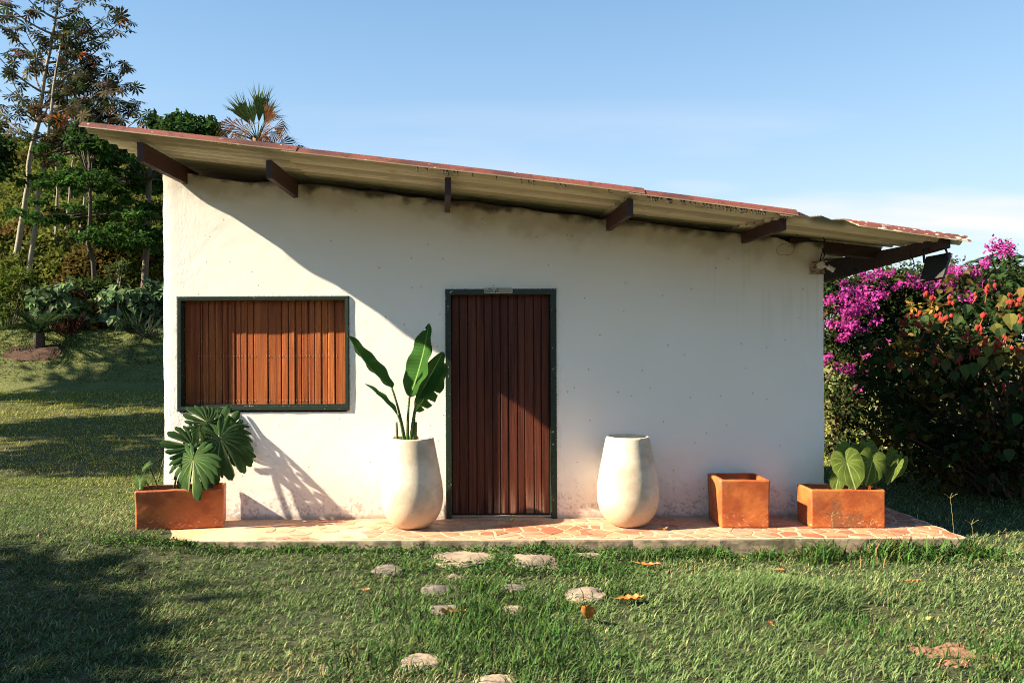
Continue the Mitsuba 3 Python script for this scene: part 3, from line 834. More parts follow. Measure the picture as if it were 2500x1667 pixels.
def monstera_leaf(base, tip, nrm, size, droop=0.35, seed=0, lobes=8, wid=1.0, fold=0.25):
    r = np.random.default_rng(seed)
    mb = MB()
    phik = np.radians([0, 25, 55, 90, 120, 150, 172]); rk = np.array([1.0, 0.86, 0.70, 0.62, 0.58, 0.52, 0.30])
    for side in (-1, 1):
        edges = np.radians(np.linspace(3, 170, lobes + 1)) ** 1.0
        for k in range(lobes):
            a0, a1 = edges[k], edges[k + 1]
            split = r.uniform(0.50, 0.70) if k > 0 else 0.8
            full = r.uniform(0.93, 1.05)
            rho = np.linspace(0.03, 1, 9)
            cr = np.linspace(-1, 1, 4)
            ac, ah = (a0 + a1) / 2, (a1 - a0) / 2
            R, C = np.meshgrid(rho, cr, indexing='ij')
            narrow = np.where(R < split, 1.0, 1 - 0.20 * np.clip((R - split) / 0.10, 0, 1))
            tipn = np.clip((1 - R) / 0.12, 0, 1) ** 0.5 * 0.7 + 0.3
            ang = ac + C * ah * narrow * np.where(R > 0.88, tipn, 1)
            env = np.interp(ang, phik, rk) * full
            bent = ang * (1 - 0.22 * R ** 2) if k < lobes - 2 else ang
            x = size * env * R * np.cos(bent); y = size * wid * env * R * np.sin(bent)
            z = -droop * size * (R * env) ** 2 * (0.5 + 0.6 * np.abs(np.sin(bent))) + fold * np.abs(y) * (1 - R) - 0.03 * size * C ** 2 * R + 0.02 * size * r.normal() * R ** 2
            P = np.stack([x, side * y, z], -1).reshape(-1, 3)
            i, j = np.meshgrid(np.arange(8), np.arange(3), indexing='ij'); a = (i * 4 + j).ravel()
            f = np.stack([a, a + 1, a + 5, a + 4], 1)
            if side < 0: f = f[:, ::-1]
            mb.add(place_leaf(P, base, tip, nrm), f, uv=np.stack([ang * side / np.pi, R], -1).reshape(-1, 2))
    return mb


def heart_leaf(base, tip, nrm, size, droop=0.3, wid=1.0, fold=0.3, seed=0):
    r = np.random.default_rng(seed)
    phik = np.radians([-180, -172, -150, -120, -90, -55, -25, 0, 25, 55, 90, 120, 150, 172, 180]); h = np.array([1.0, 0.82, 0.62, 0.55, 0.57, 0.58, 0.36, 0.08])
    rk = np.concatenate([h[::-1][:-1], h])
    ph = np.linspace(-np.pi + 0.03, np.pi - 0.03, 49); rho = np.linspace(0.02, 1, 10)
    R, A_ = np.meshgrid(rho, ph, indexing='ij')
    env = np.interp(A_, phik, rk); env = env * (1 + 0.015 * np.sin(A_ * 11 + seed))
    x = size * env * R * np.cos(A_); y = size * wid * env * R * np.sin(A_)
    z = -droop * size * np.clip(x / size, -0.3, 1) ** 2 * np.sign(x) + fold * np.abs(y) - 1.6 * fold * y ** 2 / size + 0.012 * size * np.sin(A_ * 9 + seed) * R ** 2
    P = np.stack([x, y, z], -1).reshape(-1, 3)
    n = len(ph); i, j = np.meshgrid(np.arange(9), np.arange(n - 1), indexing='ij'); a = (i * n + j).ravel()
    mb = MB(); mb.add(place_leaf(P, base, tip, nrm), np.stack([a, a + 1, a + n + 1, a + n], 1), uv=np.stack([A_ / np.pi, R], -1).reshape(-1, 2))
    return mb


def banana_leaf(base, tip, nrm, width, fold=0.5, droop=0.15, seed=0, tears=()):
    r = np.random.default_rng(seed)
    base, tip = np.asarray(base, float), np.asarray(tip, float)
    L = np.linalg.norm(tip - base)
    s = np.linspace(0, 1, 46); c = np.concatenate([np.linspace(-1, 1, 15)])
    S, C = np.meshgrid(s, c, indexing='ij')
    wv = width / 2 * np.clip(np.sin(np.pi * np.clip(S, 0, 1) ** 0.78), 0, 1) ** 0.62
    wv = wv * (1 + 0.05 * np.sin(S * 17 + seed) * np.abs(C))
    for (t0, t1, sd, amt) in tears:
        wv = np.where((S > t0) & (S < t1) & (np.sign(C) == sd), wv * amt, wv)
    y = wv * C * math.cos(fold); z = wv * np.abs(C) * math.sin(fold) + 0.06 * width * np.sin(S * 21 + seed * 2) * C ** 2 + droop * L * S * (1 - S)
    P = np.stack([S * L, y, z], -1).reshape(-1, 3)
    n = len(c); i, j = np.meshgrid(np.arange(len(s) - 1), np.arange(n - 1), indexing='ij'); a = (i * n + j).ravel()
    mb = MB(); mb.add(place_leaf(P, base, tip - base, nrm), np.stack([a, a + 1, a + n + 1, a + n], 1), uv=np.stack([C, S], -1).reshape(-1, 2))
    return mb


def stalk(parent, pts_, r0, r1, col=(0.07, 0.12, 0.03), name='stem'):
    mb = MB(); P = np.asarray(pts_, float)
    if len(P) == 3: P = bez(*P, 12)
    v, f = tube(P, np.linspace(r0, r1, len(P)), 8)
    mb.add(v, f, col)
    return mb.put(name, 'gloss_leaf_bsdf' if False else 'bark_bsdf', parent, True)


# split-leaved plant in the left planter
K = 'split_leaf_plant'
soilz = SL + 0.30
root = np.array([-2.33, -0.24, soilz])
mon = [  # attachment (u, v, y), tip (u, v, y), normal, size, droop, seed, width, fold
    ((538, 1070, -0.22), (590, 1165, -0.30), (0.30, -0.78, 0.55), 0.42, 0.30, 3, 1.15, 0.12),
    ((472, 1120, -0.36), (460, 1195, -0.42), (-0.36, -0.79, 0.49), 0.37, 0.22, 4, 1.3, 0.05),
    ((470, 1088, -0.24), (415, 1070, -0.30), (-0.36, -0.79, 0.49), 0.28, 0.2, 5, 1.25, 0.05),
    ((536, 1058, -0.10), (566, 1000, -0.05), (0.15, -0.85, 0.5), 0.28, 0.20, 6, 1.30, 0.1),
    ((488, 1050, -0.30), (492, 1098, -0.34), (0.8, -0.45, 0.35), 0.15, 0.3, 7, 0.9, 0.3),
    ((560, 1085, -0.14), (622, 1120, -0.10), (0.45, -0.75, 0.45), 0.30, 0.35, 11, 1.0, 0.15),
    ((505, 1030, -0.16), (470, 1010, -0.18), (-0.2, -0.7, 0.65), 0.24, 0.25, 12, 1.1, 0.1),
    ((520, 1120, -0.20), (520, 1178, -0.26), (0.25, -0.85, 0.35), 0.24, 0.3, 13, 1.0, 0.15),
]
for (b, t, n, sz, dp, sd, wd, fo) in mon:
    B, Tp = at(*b), at(*t)
    monstera_leaf(B, Tp - B, n, sz, dp, sd, 8, wd, fo).put('leaf', 'monstera_leaf_bsdf', K, True, True)
    back = B + [0.0, 0.05, -0.02]
    stalk(K, [root + [rng.uniform(-.1, .1), rng.uniform(-.05, .06), 0], (root + back) / 2 + [0.05, 0.05, 0.10], B], 0.011, 0.007, (0.035, 0.055, 0.02))
# small young leaves further left
B = at(362, 1133, -0.35); monstera_leaf(B, at(338, 1150, -0.38) - B, (-0.4, -0.6, 0.6), 0.085, 0.3, 9, 3, 0.9, 0.6).put('leaf', 'monstera_leaf_bsdf', K, True, True)
stalk(K, [at(386, 1192, -0.32), at(375, 1160, -0.33), B], 0.007, 0.004, (0.035, 0.05, 0.02))
B = at(342, 1170, -0.40); monstera_leaf(B, at(338, 1196, -0.43) - B, (-0.3, -0.6, 0.75), 0.10, 0.3, 10, 5, 1.2, 0.1).put('leaf', 'monstera_leaf_bsdf', K, True, True)
stalk(K, [at(368, 1194, -0.34), at(355, 1170, -0.36), B], 0.006, 0.004, (0.035, 0.05, 0.02))
stalk(K, [at(386, 1175, -0.3), at(395, 1140, -0.3), at(400, 1118, -0.3)], 0.007, 0.004, (0.16, 0.17, 0.06))
for k in range(5):
    u0 = 425 + 18 * k
    stalk(K, [at(u0, 1190, -0.22), at(u0 + 6, 1160, -0.22), at(u0 + rng.uniform(-8, 20), 1120, -0.2)], 0.010, 0.006, (0.07, 0.05, 0.025) if k % 2 else (0.03, 0.05, 0.02))
tag(K, 'split-leaved plant with large slashed glossy leaves in the left terracotta planter', 'plant')

# broad-leaved plant in the tall pot
K = 'broad_leaf_plant'
pr_ = np.array([-0.50, -0.33, SL + 0.57])
ban = [  # blade base, blade tip, normal, width, fold, droop, seed, tears
    ((957, 948, -0.33), (849, 818, -0.36), (0.62, -0.55, 0.55), 0.205, 0.62, -0.30, 1, ()),
    ((1000, 969, -0.33), (1047, 789, -0.24), (-0.55, -0.80, 0.1), 0.255, 0.30, -0.18, 2, ((0.90, 0.93, -1, 0.5),)),
    ((1019, 972, -0.30), (1082, 859, -0.20), (0.42, -0.84, 0.30), 0.205, 0.38, 0.10, 3, ()),
    ((1014, 1004, -0.26), (1089, 886, -0.14), (0.55, -0.8, 0.1), 0.20, 0.30, 0.1, 4, ((0.25, 0.29, 1, 0.3), (0.45, 0.48, 1, 0.4), (0.12, 0.15, 1, 0.35))),
    ((971, 1013, -0.34), (891, 936, -0.36), (0.45, -0.5, 0.75), 0.085, 0.65, 0.12, 5, ()),
]
stem0 = [(988, 1070), (995, 1070), (1003, 1070), (1010, 1070), (985, 1070)]
for (b, t, n, wd, fo, dp, sd, te), s0 in zip(ban, stem0):
    B, Tp = at(*b), at(*t)
    banana_leaf(B, Tp, n, wd, fo, dp, sd, te).put('leaf', 'banana_leaf_bsdf', K, True, True)
    S0 = at(s0[0], s0[1], -0.32); S0b = np.array([S0[0], S0[1], SL + 0.565])
    stalk(K, np.vstack([[S0b], bez(S0, (S0 + B) / 2 + [0.012 if b[0] < 990 else -0.01, 0, 0.03], B, 9)]), 0.014, 0.008, (0.055, 0.10, 0.02))
for (ua, va, ub, vb) in ((970, 1070, 968, 1030), (1013, 1070, 1016, 1030), (1018, 1070, 1019, 1064)):
    S0 = at(ua, va, -0.30)
    stalk(K, [[S0[0], S0[1], SL + 0.565], (S0 + at(ub, vb, -0.30)) / 2, at(ub, vb, -0.30)], 0.014, 0.010, (0.13, 0.13, 0.04), 'leaf_stub')
tag(K, 'tall plant with five broad upright paddle leaves in the left concrete pot', 'plant')

# heart-leaved plant in the right planter
K = 'heart_leaf_plant'
hearts = [
    ((2067, 1128, -0.40), (2087, 1186, -0.47), (-0.35, -0.75, 0.55), 0.235, 0.10, 0.98, 0.5, 1),
    ((2129, 1126, -0.38), (2116, 1186, -0.45), (0.10, -0.90, 0.40), 0.225, 0.10, 0.95, 0.5, 2),
    ((2104, 1100, -0.28), (2112, 1132, -0.36), (-0.30, -0.70, 0.6), 0.17, 0.15, 1.05, 0.25, 3),
    ((2122, 1094, -0.24), (2134, 1124, -0.30), (0.35, -0.7, 0.6), 0.17, 0.15, 1.1, 0.25, 4),
    ((2074, 1102, -0.22), (2066, 1138, -0.26), (-0.1, -0.75, 0.6), 0.17, 0.2, 1.1, 0.3, 5),
    ((2176, 1114, -0.26), (2162, 1160, -0.30), (0.65, -0.55, 0.5), 0.17, 0.1, 0.95, 0.3, 6),
    ((2188, 1140, -0.36), (2160, 1192, -0.40), (-0.85, -0.45, 0.25), 0.18, 0.05, 0.55, 0.4, 7),
    ((2200, 1128, -0.30), (2186, 1172, -0.34), (0.5, -0.75, 0.4), 0.16, 0.15, 0.8, 0.3, 8),
    ((2046, 1168, -0.25), (2040, 1196, -0.28), (-0.4, -0.8, 0.4), 0.12, 0.1, 1.0, 0.3, 9),
    ((2116, 1158, -0.34), (2110, 1182, -0.38), (-0.6, -0.7, 0.2), 0.09, 0.1, 0.9, 0.3, 10),
]
for (b, t, n, sz, dp, wd, fo, sd) in hearts:
    B, Tp = at(*b), at(*t)
    heart_leaf(B, Tp - B, n, sz, dp, wd, fo, sd).put('leaf', 'heart_leaf_bsdf', K, True, True)
    S0 = np.array([3.42 + 0.10 * math.sin(sd * 2.1), -0.31 + 0.04 * math.cos(sd * 3), SL + 0.275])
    stalk(K, [S0, (S0 + B) / 2 + [0, 0.03, 0.05], B + norm(n) * -0.004], 0.007, 0.004, (0.05, 0.085, 0.025))
tag(K, 'bushy plant with heart-shaped pale-veined leaves in the right terracotta planter', 'plant')

# ------------------------------------------------------------------ stones of the path
STONES = [  # u, v of the middle, width and height in the photograph, thickness factor, label
    (1135, 1350, 166, 34, 0.085, 'broad flat pale stone against the terrace, left of the two below the door'),
    (1298, 1357, 122, 36, 0.10, 'rounded pale stone against the terrace, right of the two below the door'),
    (948, 1376, 74, 28, 0.09, 'grey stone furthest left on the lawn below the first pot'),
    (1430, 1346, 76, 14, 0.06, 'low stone sunk in grass at the terrace edge left of the second pot'),
    (1436, 1440, 96, 62, 0.13, 'large pale angular stone in the grass right of the path'),
    (1068, 1430, 74, 24, 0.07, 'dark grey stone in the second row left of the path'),
    (1108, 1402, 40, 18, 0.06, 'small flat tan stone just below the broad pale stone'),
    (1254, 1424, 58, 24, 0.07, 'small grey stone half grown over in the middle of the path'),
    (1088, 1474, 74, 22, 0.07, 'flat dark grey stone with a dry leaf lying at its right'),
    (1252, 1476, 62, 18, 0.07, 'small tan stone in the middle of the path among long grass'),
    (1022, 1604, 86, 36, 0.07, 'flat reddish stone in the lower left of the path'),
    (1212, 1652, 86, 44, 0.08, 'flat tan stone at the bottom edge of the picture'),
    (1232, 1344, 30, 14, 0.06, 'very small dark stone wedged between the two stones at the terrace'),
]
STONE_XY = []
for k, (u, v, wpx, hpx, th, lab) in enumerate(STONES):
    c0 = on(u, v + hpx * 0.15, 0.02 if v > 1400 else 0.05)
    d = c0[1] - EYE_Y
    rx = wpx * d / FOC / 2
    ry = max(0.45 * rx, min(rx * 1.0, 0.5 * (on(u, v - hpx * .35, 0.02)[1] - on(u, v + hpx / 2, 0.0)[1]) + 0.05))
    s = trimesh.creation.icosphere(4, 1.0)
    v_ = s.vertices.copy()
    flat = np.sign(v_) * np.abs(v_) ** np.array([0.9, 0.9, 0.55])
    r = 1 + 0.7 * (meshkit.fbm(v_ * 1.2 + 10 * k, 3, k) - 0.5) + 0.16 * (meshkit.fbm(v_ * 5 + k, 3, k + 3) - 0.5)
    v_ = flat * r[:, None] * [rx * 1.04, ry * 1.05, th * 0.45]
    zt = float(terrain(c0[0], c0[1]))
    key = put('stone', (v_ + [c0[0], c0[1], zt - 0.012], s.faces), 'grey_stone_bsdf' if k in (2, 5, 7, 8, 12) else 'stone_bsdf', True)
    tag(key, lab, 'stone', 'stepping stones from the terrace into the lawn')
    STONE_XY.append((c0[0], c0[1], rx, ry))
STONE_XY = np.array(STONE_XY)

# bare soil
dc = on(2330, 1604)
g = np.linspace(-1, 1, 26); GX, GY = np.meshgrid(g, g)
rr = np.hypot(GX, GY)
P = np.stack([dc[0] + GX * 0.21, dc[1] + GY * 0.16, terrain(dc[0] + GX * 0.21, dc[1] + GY * 0.16) + 0.012 * np.clip(1 - rr ** 2, -3, 1) + 0.075 * (meshkit.fbm(np.stack([GX * 3.2, GY * 3.2, GX * 0], -1), 4, 2) - 0.5)], -1)
i, j = np.meshgrid(np.arange(25), np.arange(25)); a = (j * 26 + i).ravel()
put('bare_soil', (P.reshape(-1, 3), np.stack([a, a + 1, a + 27, a + 26], 1)), 'dirt_bsdf', True)
tag('bare_soil', 'patch of bare reddish soil in the lawn at the lower right', kind='structure')


# ------------------------------------------------------------------ lawn grass
def blades(P, L, W, az, lean, col, bend=0.35, seg=2):
    n = len(P)
    h = np.stack([np.cos(az), np.sin(az), 0 * az], -1)
    up = np.array([0, 0, 1.0])
    side = np.stack([-np.sin(az), np.cos(az), 0 * az], -1)
    d0 = norm(h * np.sin(lean)[:, None] + up * np.cos(lean)[:, None])
    l2 = np.clip(lean + bend, 0, 1.75)
    d1 = norm(h * np.sin(l2)[:, None] + up * np.cos(l2)[:, None])
    L = L[:, None]; W = W[:, None]
    if seg == 1:
        v = np.stack([P - side * W / 2, P + side * W / 2, P + d0 * L * .5 + d1 * L * .5], 1).reshape(-1, 3)
        f = np.arange(n * 3).reshape(-1, 3)
        return v, f, np.repeat(col, 3, 0)
    m = P + d0 * L * 0.5
    v = np.stack([P - side * W * .4, P + side * W * .4, m - side * W / 2, m + side * W / 2, m + d1 * L * 0.5], 1).reshape(-1, 3)
    k = np.arange(n)[:, None] * 5
    f = np.vstack([k + [0, 1, 3], k + [0, 3, 2], k + [2, 3, 4]])
    return v, f, np.repeat(col, 5, 0)


def grass_colors(P, n, r):
    g = np.array([0.122, 0.176, 0.070]); dry = np.array([0.25, 0.225, 0.115]); deep = np.array([0.045, 0.088, 0.026])
    t = r.random(n)
    patch = meshkit.fbm(np.column_stack([P[:, 0] * 0.9, P[:, 1] * 0.9, P[:, 0] * 0]), 3, 4)
    dryness = np.clip(0.15 - 0.5 * np.exp(-(((P[:, 0] - 2.05) / 0.75) ** 2 + ((P[:, 1] + 2.1) / 0.6) ** 2)) + 0.7 * (patch - 0.5) + 0.25 * np.exp(-(((P[:, 0] - 2.7) / 0.6) ** 2 + ((P[:, 1] + 2.7) / 0.7) ** 2)) + 0.22 * (P[:, 1] > 3.0), 0.03, 0.7)
    c = np.where((t < dryness)[:, None], dry, np.where((t > 0.68)[:, None], deep, g))
    yel = np.clip((P[:, 1] - 0.5) / 5, 0, 1)[:, None] * np.array([0.115, 0.095, -0.024])
    c = c * (1 - 0.4 * np.clip((P[:, 2:] - 0.75) / 0.4, 0, 1) * np.array([1, 0.7, 1]))
    return np.clip((c + yel * (P[:, 2:] < 0.85)) * (1 + 0.32 * r.normal(size=(n, 1))), 0.01, 0.6)


def keep_mask(P, margin=0.0):
    x, y = P[:, 0], P[:, 1]
    ok = ~((x > tx0 - 0.0) & (x < tx1 + 0.02) & (y > ty0 - 0.005 + 0.32 * np.clip((-2.0 - x) / 0.55, 0, 1)) & (y < 5))
    ok &= ~((x > WL - 0.05) & (x < WR + 0.1) & (y > 0) & (y < 5))
    for sx, sy, rx, ry in STONE_XY:
        ok &= ((x - sx) / rx) ** 2 + ((y - sy) / ry) ** 2 > 0.55 + 0.25 * margin + 0.5 * (meshkit.noise(np.column_stack([x * 17, y * 17, x * 0]), 5) - 0.5)
    ok &= ((x - dc[0]) / 0.17) ** 2 + ((y - dc[1]) / 0.12) ** 2 + 0.9 * (meshkit.noise(np.column_stack([x * 14, y * 14, x * 0]), 3) - 0.5) > 0.22
    return ok


gr = np.random.default_rng(11)
lawn = MB()
for (d0, d1, xl, xr, dens, Lm, Wm, seg) in ((3.6, 4.6, None, None, 6600, 0.046, 0.0056, 2), (4.6, 5.6, None, None, 5600, 0.046, 0.0060, 2), (5.6, 6.55, None, None, 4900, 0.044, 0.0064, 2),
                                            (6.55, 10, None, -2.6, 3400, 0.042, 0.0065, 2), (6.3, 12, 4.0, 8.2, 1500, 0.045, 0.007, 2), (10, 16, None, -2.6, 1300, 0.055, 0.010, 1),
                                            (16, 20.5, None, -1.5, 620, 0.075, 0.016, 1), (20.5, 28, None, -1.0, 420, 0.12, 0.024, 1), (12, 22, 4.0, 13, 300, 0.08, 0.018, 1)):
    a = xl if xl is not None else -CX / FOC * d1 - 0.4
    b = xr if xr is not None else (2500 - CX) / FOC * d1 + 0.3
    n = int((b - a) * (d1 - d0) * dens)
    x = gr.uniform(a, b, n); d = gr.uniform(d0, d1, n)
    ok = (x > -CX / FOC * d - 0.4) & (x < (2500 - CX) / FOC * d + 0.3)
    P = np.column_stack([x, d + EYE_Y, 0 * x])[ok]
    P = P[keep_mask(P)]
    if d1 < 7: P = P[gr.random(len(P)) < np.clip(3.2 * (meshkit.fbm(np.column_stack([P[:, 0] * 11, P[:, 1] * 11, P[:, 0] * 0]), 2, 31) - 0.24), 0.28, 1)]
    P[:, 2] = terrain(P[:, 0], P[:, 1]) - 0.004
    n = len(P)
    patch = meshkit.fbm(np.column_stack([P[:, 0] * 1.6, P[:, 1] * 1.6, P[:, 0] * 0]), 3, 14)
    longer = np.exp(-(((P[:, 0] - 2.05) / 0.55) ** 2 + ((P[:, 1] + 2.1) / 0.42) ** 2))
    bare = np.exp(-(((P[:, 0] - 2.75) / 0.55) ** 2 + ((P[:, 1] + 2.75) / 0.5) ** 2))
    L = Lm * gr.uniform(0.55, 1.45, n) * (0.65 + 0.7 * patch) * (1 + 1.1 * longer) * (1 - 0.45 * bare)
    az = np.where(gr.random(n) < 0.45 + 0.4 * longer, gr.normal(0.15, 0.6, n), gr.uniform(0, 2 * np.pi, n))
    v, f, c = blades(P, L, Wm * gr.uniform(0.6, 1.3, n), az, gr.uniform(0.35, 1.15, n), grass_colors(P, n, gr), seg=seg)
    lawn.add(v, f, c)
k = lawn.put('lawn_grass', 'grass_bsdf', smooth=False)
tag(k, 'short mown lawn grass in front of and beside the house', 'grass', kind='stuff')

# longer grass round the path stones and along the slab
tall = MB()
tp = []
for (u, v, sp, n) in ((1200, 1520, 0.16, 420), (1180, 1450, 0.12, 260), (1330, 1480, 0.14, 300), (1330, 1560, 0.15, 320), (1130, 1600, 0.16, 320), (1290, 1640, 0.16, 300), (1380, 1380, 0.16, 320), (1480, 1400, 0.12, 200), (1250, 1390, 0.12, 160),
                      (1000, 1480, 0.14, 180), (1040, 1540, 0.12, 180), (1500, 1460, 0.12, 180), (1560, 1360, 0.14, 260), (1640, 1350, 0.12, 220), (1160, 1500, 0.1, 200), (930, 1620, .14, 160), (2090, 1540, 0.16, 260), (2440, 1620, 0.22, 420), (1400, 1620, 0.2, 300), (960, 1400, 0.1, 120)):
    c0 = on(u, v); tp.append(np.column_stack([gr.normal(c0[0], sp, n), gr.normal(c0[1], sp * 1.1, n), np.zeros(n)]))
P = np.vstack(tp); P = P[keep_mask(P, 1.0)]; n = len(P)
P[:, 2] = terrain(P[:, 0], P[:, 1]) - 0.005
v, f, c = blades(P, gr.uniform(0.06, 0.16, n), gr.uniform(0.005, 0.009, n), gr.uniform(0, 2 * np.pi, n), gr.uniform(0.15, 0.75, n), jitter((0.055, 0.105, 0.03), n, 0.35, gr), 0.6)
tall.add(v, f, c)
k = tall.put('tall_grass', 'grass_bsdf')
tag(k, 'longer grass tufts growing between the stepping stones', 'grass', kind='stuff')

weeds = MB()
n = 7000
x = gr.uniform(tx0 - 0.1, tx1 + 0.25, n)
dens = np.clip(0.20 + 0.8 * np.clip((x - 1.2) / 1.6, 0, 1) + 0.55 * (meshkit.noise(np.column_stack([x * 2.3, x * 0, x * 0]), 3) > 0.55), 0, 1)
x = x[gr.random(n) < dens]; n = len(x)
y = ty0 - 0.012 - np.abs(gr.normal(0, 0.05 + 0.13 * np.clip((x - 1.0) / 2, 0, 1), n))
P = np.column_stack([x, y, terrain(x, y) - 0.004]); P = P[keep_mask(P)]; n = len(P)
cl_ = meshkit.noise(np.column_stack([P[:, 0] * 5.5, P[:, 1] * 5.5, P[:, 0] * 0]), 23)
P = P[gr.random(n) < np.clip(2.4 * (cl_ - 0.22), 0.05, 1)]; n = len(P)
cl_ = meshkit.noise(np.column_stack([P[:, 0] * 5.5, P[:, 1] * 5.5, P[:, 0] * 0]), 23)
hmul = (0.5 + 0.7 * np.clip((P[:, 0] - 1.2) / 2, 0, 1)) * (0.45 + 1.15 * cl_)
cols = jitter((0.055, 0.12, 0.03), n, 0.3, gr); dryb = gr.random(n) < 0.10; cols[dryb] = jitter((0.24, 0.14, 0.07), dryb.sum(), 0.2, gr)
v, f, c = blades(P, gr.uniform(0.05, 0.15, n) * hmul, gr.uniform(0.006, 0.013, n), gr.uniform(0, 2 * np.pi, n), gr.uniform(0.1, 0.9, n), cols, 0.6)
weeds.add(v, f, c)
# low creeping weeds with small round leaves
n = 5200
x = np.concatenate([gr.uniform(tx0, tx1 + 0.3, n // 2), gr.normal(0.25, 0.55, n // 2)])
y = np.concatenate([ty0 - 0.02 - np.abs(gr.normal(0, 0.10, n // 2)), gr.uniform(-1.45, ty0 - 0.02, n // 2)])
P = np.column_stack([x, y, terrain(x, y) + gr.uniform(0.005, 0.05, n)]); P = P[keep_mask(P)]; n = len(P)
N = norm(np.column_stack([gr.normal(0, .5, n), gr.normal(0, .5, n), np.ones(n)])); D = norm(np.cross(N, rand_dirs(n, gr)))
weeds.add(*leaves(P, D, N, gr.uniform(0.015, 0.035, n), gr.uniform(0.012, 0.022, n), jitter((0.06, 0.125, 0.035), n, 0.3, gr)))
# tall seed stalks
for (u, v, top_u, top_v, y) in ((2039, 1296, 2030, 1262, -0.84), (2329, 1300, 2320, 1216, -0.55), (2378, 1310, 2372, 1280, -0.75), (2118, 1330, 2124, 1282, -0.86), (2432, 1345, 2490, 1338, -1.0)):
    a_, b_ = at(u, v, y), at(top_u, top_v, y - 0.05)
    a_[2] = terrain(a_[0], a_[1])
    weeds.add(*tube(bez(a_, (a_ + b_) / 2 + [0.01, 0, 0.01], b_, 8), 0.0016, 4), (0.30, 0.26, 0.12))
    for s in (-1, 0.2, 1):
        weeds.add(*tube(bez(b_, b_ + [0.03 * s, 0, 0.03], b_ + [0.055 * s, -0.01, 0.05 - 0.01 * abs(s)], 5), 0.0018, 4), (0.30, 0.26, 0.12))
k = weeds.put('edge_weeds', 'grass_bsdf')
tag(k, 'weeds and rough grass along the front edge of the terrace', 'weeds', kind='stuff')


# ------------------------------------------------------------------ fallen leaves
def fallen(u, v, L, W, rot, curl, roll, bsdf, label, z=None, lift=0.02, tilt=0.0):
    c0 = on(u, v, 0.0 if z is None else z)
    zz = float(terrain(c0[0], c0[1])) if z is None else z
    s = np.linspace(0, 1, 16); c = np.linspace(-1, 1, 9)
    S, C = np.meshgrid(s, c, indexing='ij')
    wv = W / 2 * np.sin(np.pi * np.clip(S * 0.96 + 0.02, 0, 1)) ** 0.75 * (1 + 0.12 * np.sin(S * 19 + u))
    th = C * roll
    x = (S - 0.5) * L; yy = wv * np.sin(th) / max(roll, 1e-3); z_ = wv * (1 - np.cos(th)) / max(roll, 1e-3) + curl * L * (S - 0.4) ** 2 + 0.006 * np.sin(S * 23 + C * 3)
    P = np.stack([x, yy, z_], -1).reshape(-1, 3)
    ct, st = math.cos(tilt), math.sin(tilt); P = P @ np.array([[ct, 0, st], [0, 1, 0], [-st, 0, ct]])
    cr, sr = math.cos(rot), math.sin(rot); P = P @ np.array([[cr, sr, 0], [-sr, cr, 0], [0, 0, 1]])
    P[:, 2] += zz + lift - P[:, 2].min()
    P += [c0[0], c0[1], 0]
    n = len(c); i, j = np.meshgrid(np.arange(15), np.arange(n - 1), indexing='ij'); a = (i * n + j).ravel()
    st_ = tube(bez(P[4], P[4] + [-0.03 * cr, -0.03 * sr, 0.0], P[4] + [-0.05 * cr, -0.05 * sr, 0.008], 5), 0.0015, 5)
    f = np.stack([a, a + 1, a + n + 1, a + n], 1); f = np.vstack([f[:, [0, 1, 2]], f[:, [0, 2, 3]]])
    V = np.vstack([P, st_[0]]); F = np.vstack([f, st_[1] + len(P)])
    uv = np.vstack([np.stack([C, S], -1).reshape(-1, 2), np.zeros((len(st_[0]), 2))])
    key = put('fallen_leaf', (V, F), bsdf, True, uv=uv)
    tag(key, label, 'leaf', 'dry leaves lying about')


fallen(1587, 1390, 0.19, 0.06, -0.45, 0.5, 1.3, 'dry_leaf_bsdf', 'twisted orange dry leaf in the grass below the second pot', lift=0.03)
fallen(1540, 1482, 0.18, 0.085, 0.05, 0.35, 0.9, 'dry_leaf_bsdf', 'flat brown dry leaf right of the large angular stone', lift=0.03)
fallen(1436, 1530, 0.21, 0.095, 1.35, 0.2, 0.8, 'dry_leaf_bsdf', 'orange dry leaf standing tip up below the large angular stone', lift=0.015, tilt=-0.75)
fallen(1104, 1502, 0.19, 0.09, 0.45, 0.4, 1.1, 'dry_leaf_bsdf', 'brown curled dry leaf beside the flat dark grey stone', lift=0.02, tilt=-0.2)
fallen(895, 1446, 0.055, 0.04, 0.3, 0.4, 0.8, 'dry_leaf_bsdf', 'small orange leaf alone on the lawn left of the path')
fallen(1904, 1396, 0.06, 0.035, -0.4, 0.3, 0.8, 'dry_leaf_bsdf', 'small red-brown leaf on the lawn below the square planter')
fallen(1880, 1536, 0.04, 0.022, 1.6, 0.3, 0.8, 'dry_leaf_bsdf', 'tiny orange leaf on the open lawn right of the path')
fallen(2266, 1516, 0.055, 0.035, 0.7, 0.3, 0.6, 'yellow_leaf_bsdf', 'pale yellow leaf on the dry grass above the bare soil')
fallen(2234, 1428, 0.10, 0.014, 0.05, 0.1, 0.6, 'dry_leaf_bsdf', 'thin brown leaf blade lying level on the lawn at the right')
fallen(1252, 1272, 0.075, 0.05, 0.9, 0.6, 1.0, 'yellow_leaf_bsdf', 'yellow leaf on the tiles at the foot of the door', SL + 0.004, 0.004)
fallen(1624, 1294, 0.045, 0.035, 0.3, 1.2, 1.4, 'dry_leaf_bsdf', 'small dark crumpled leaf on the tiles right of the second pot', SL + 0.004, 0.003)

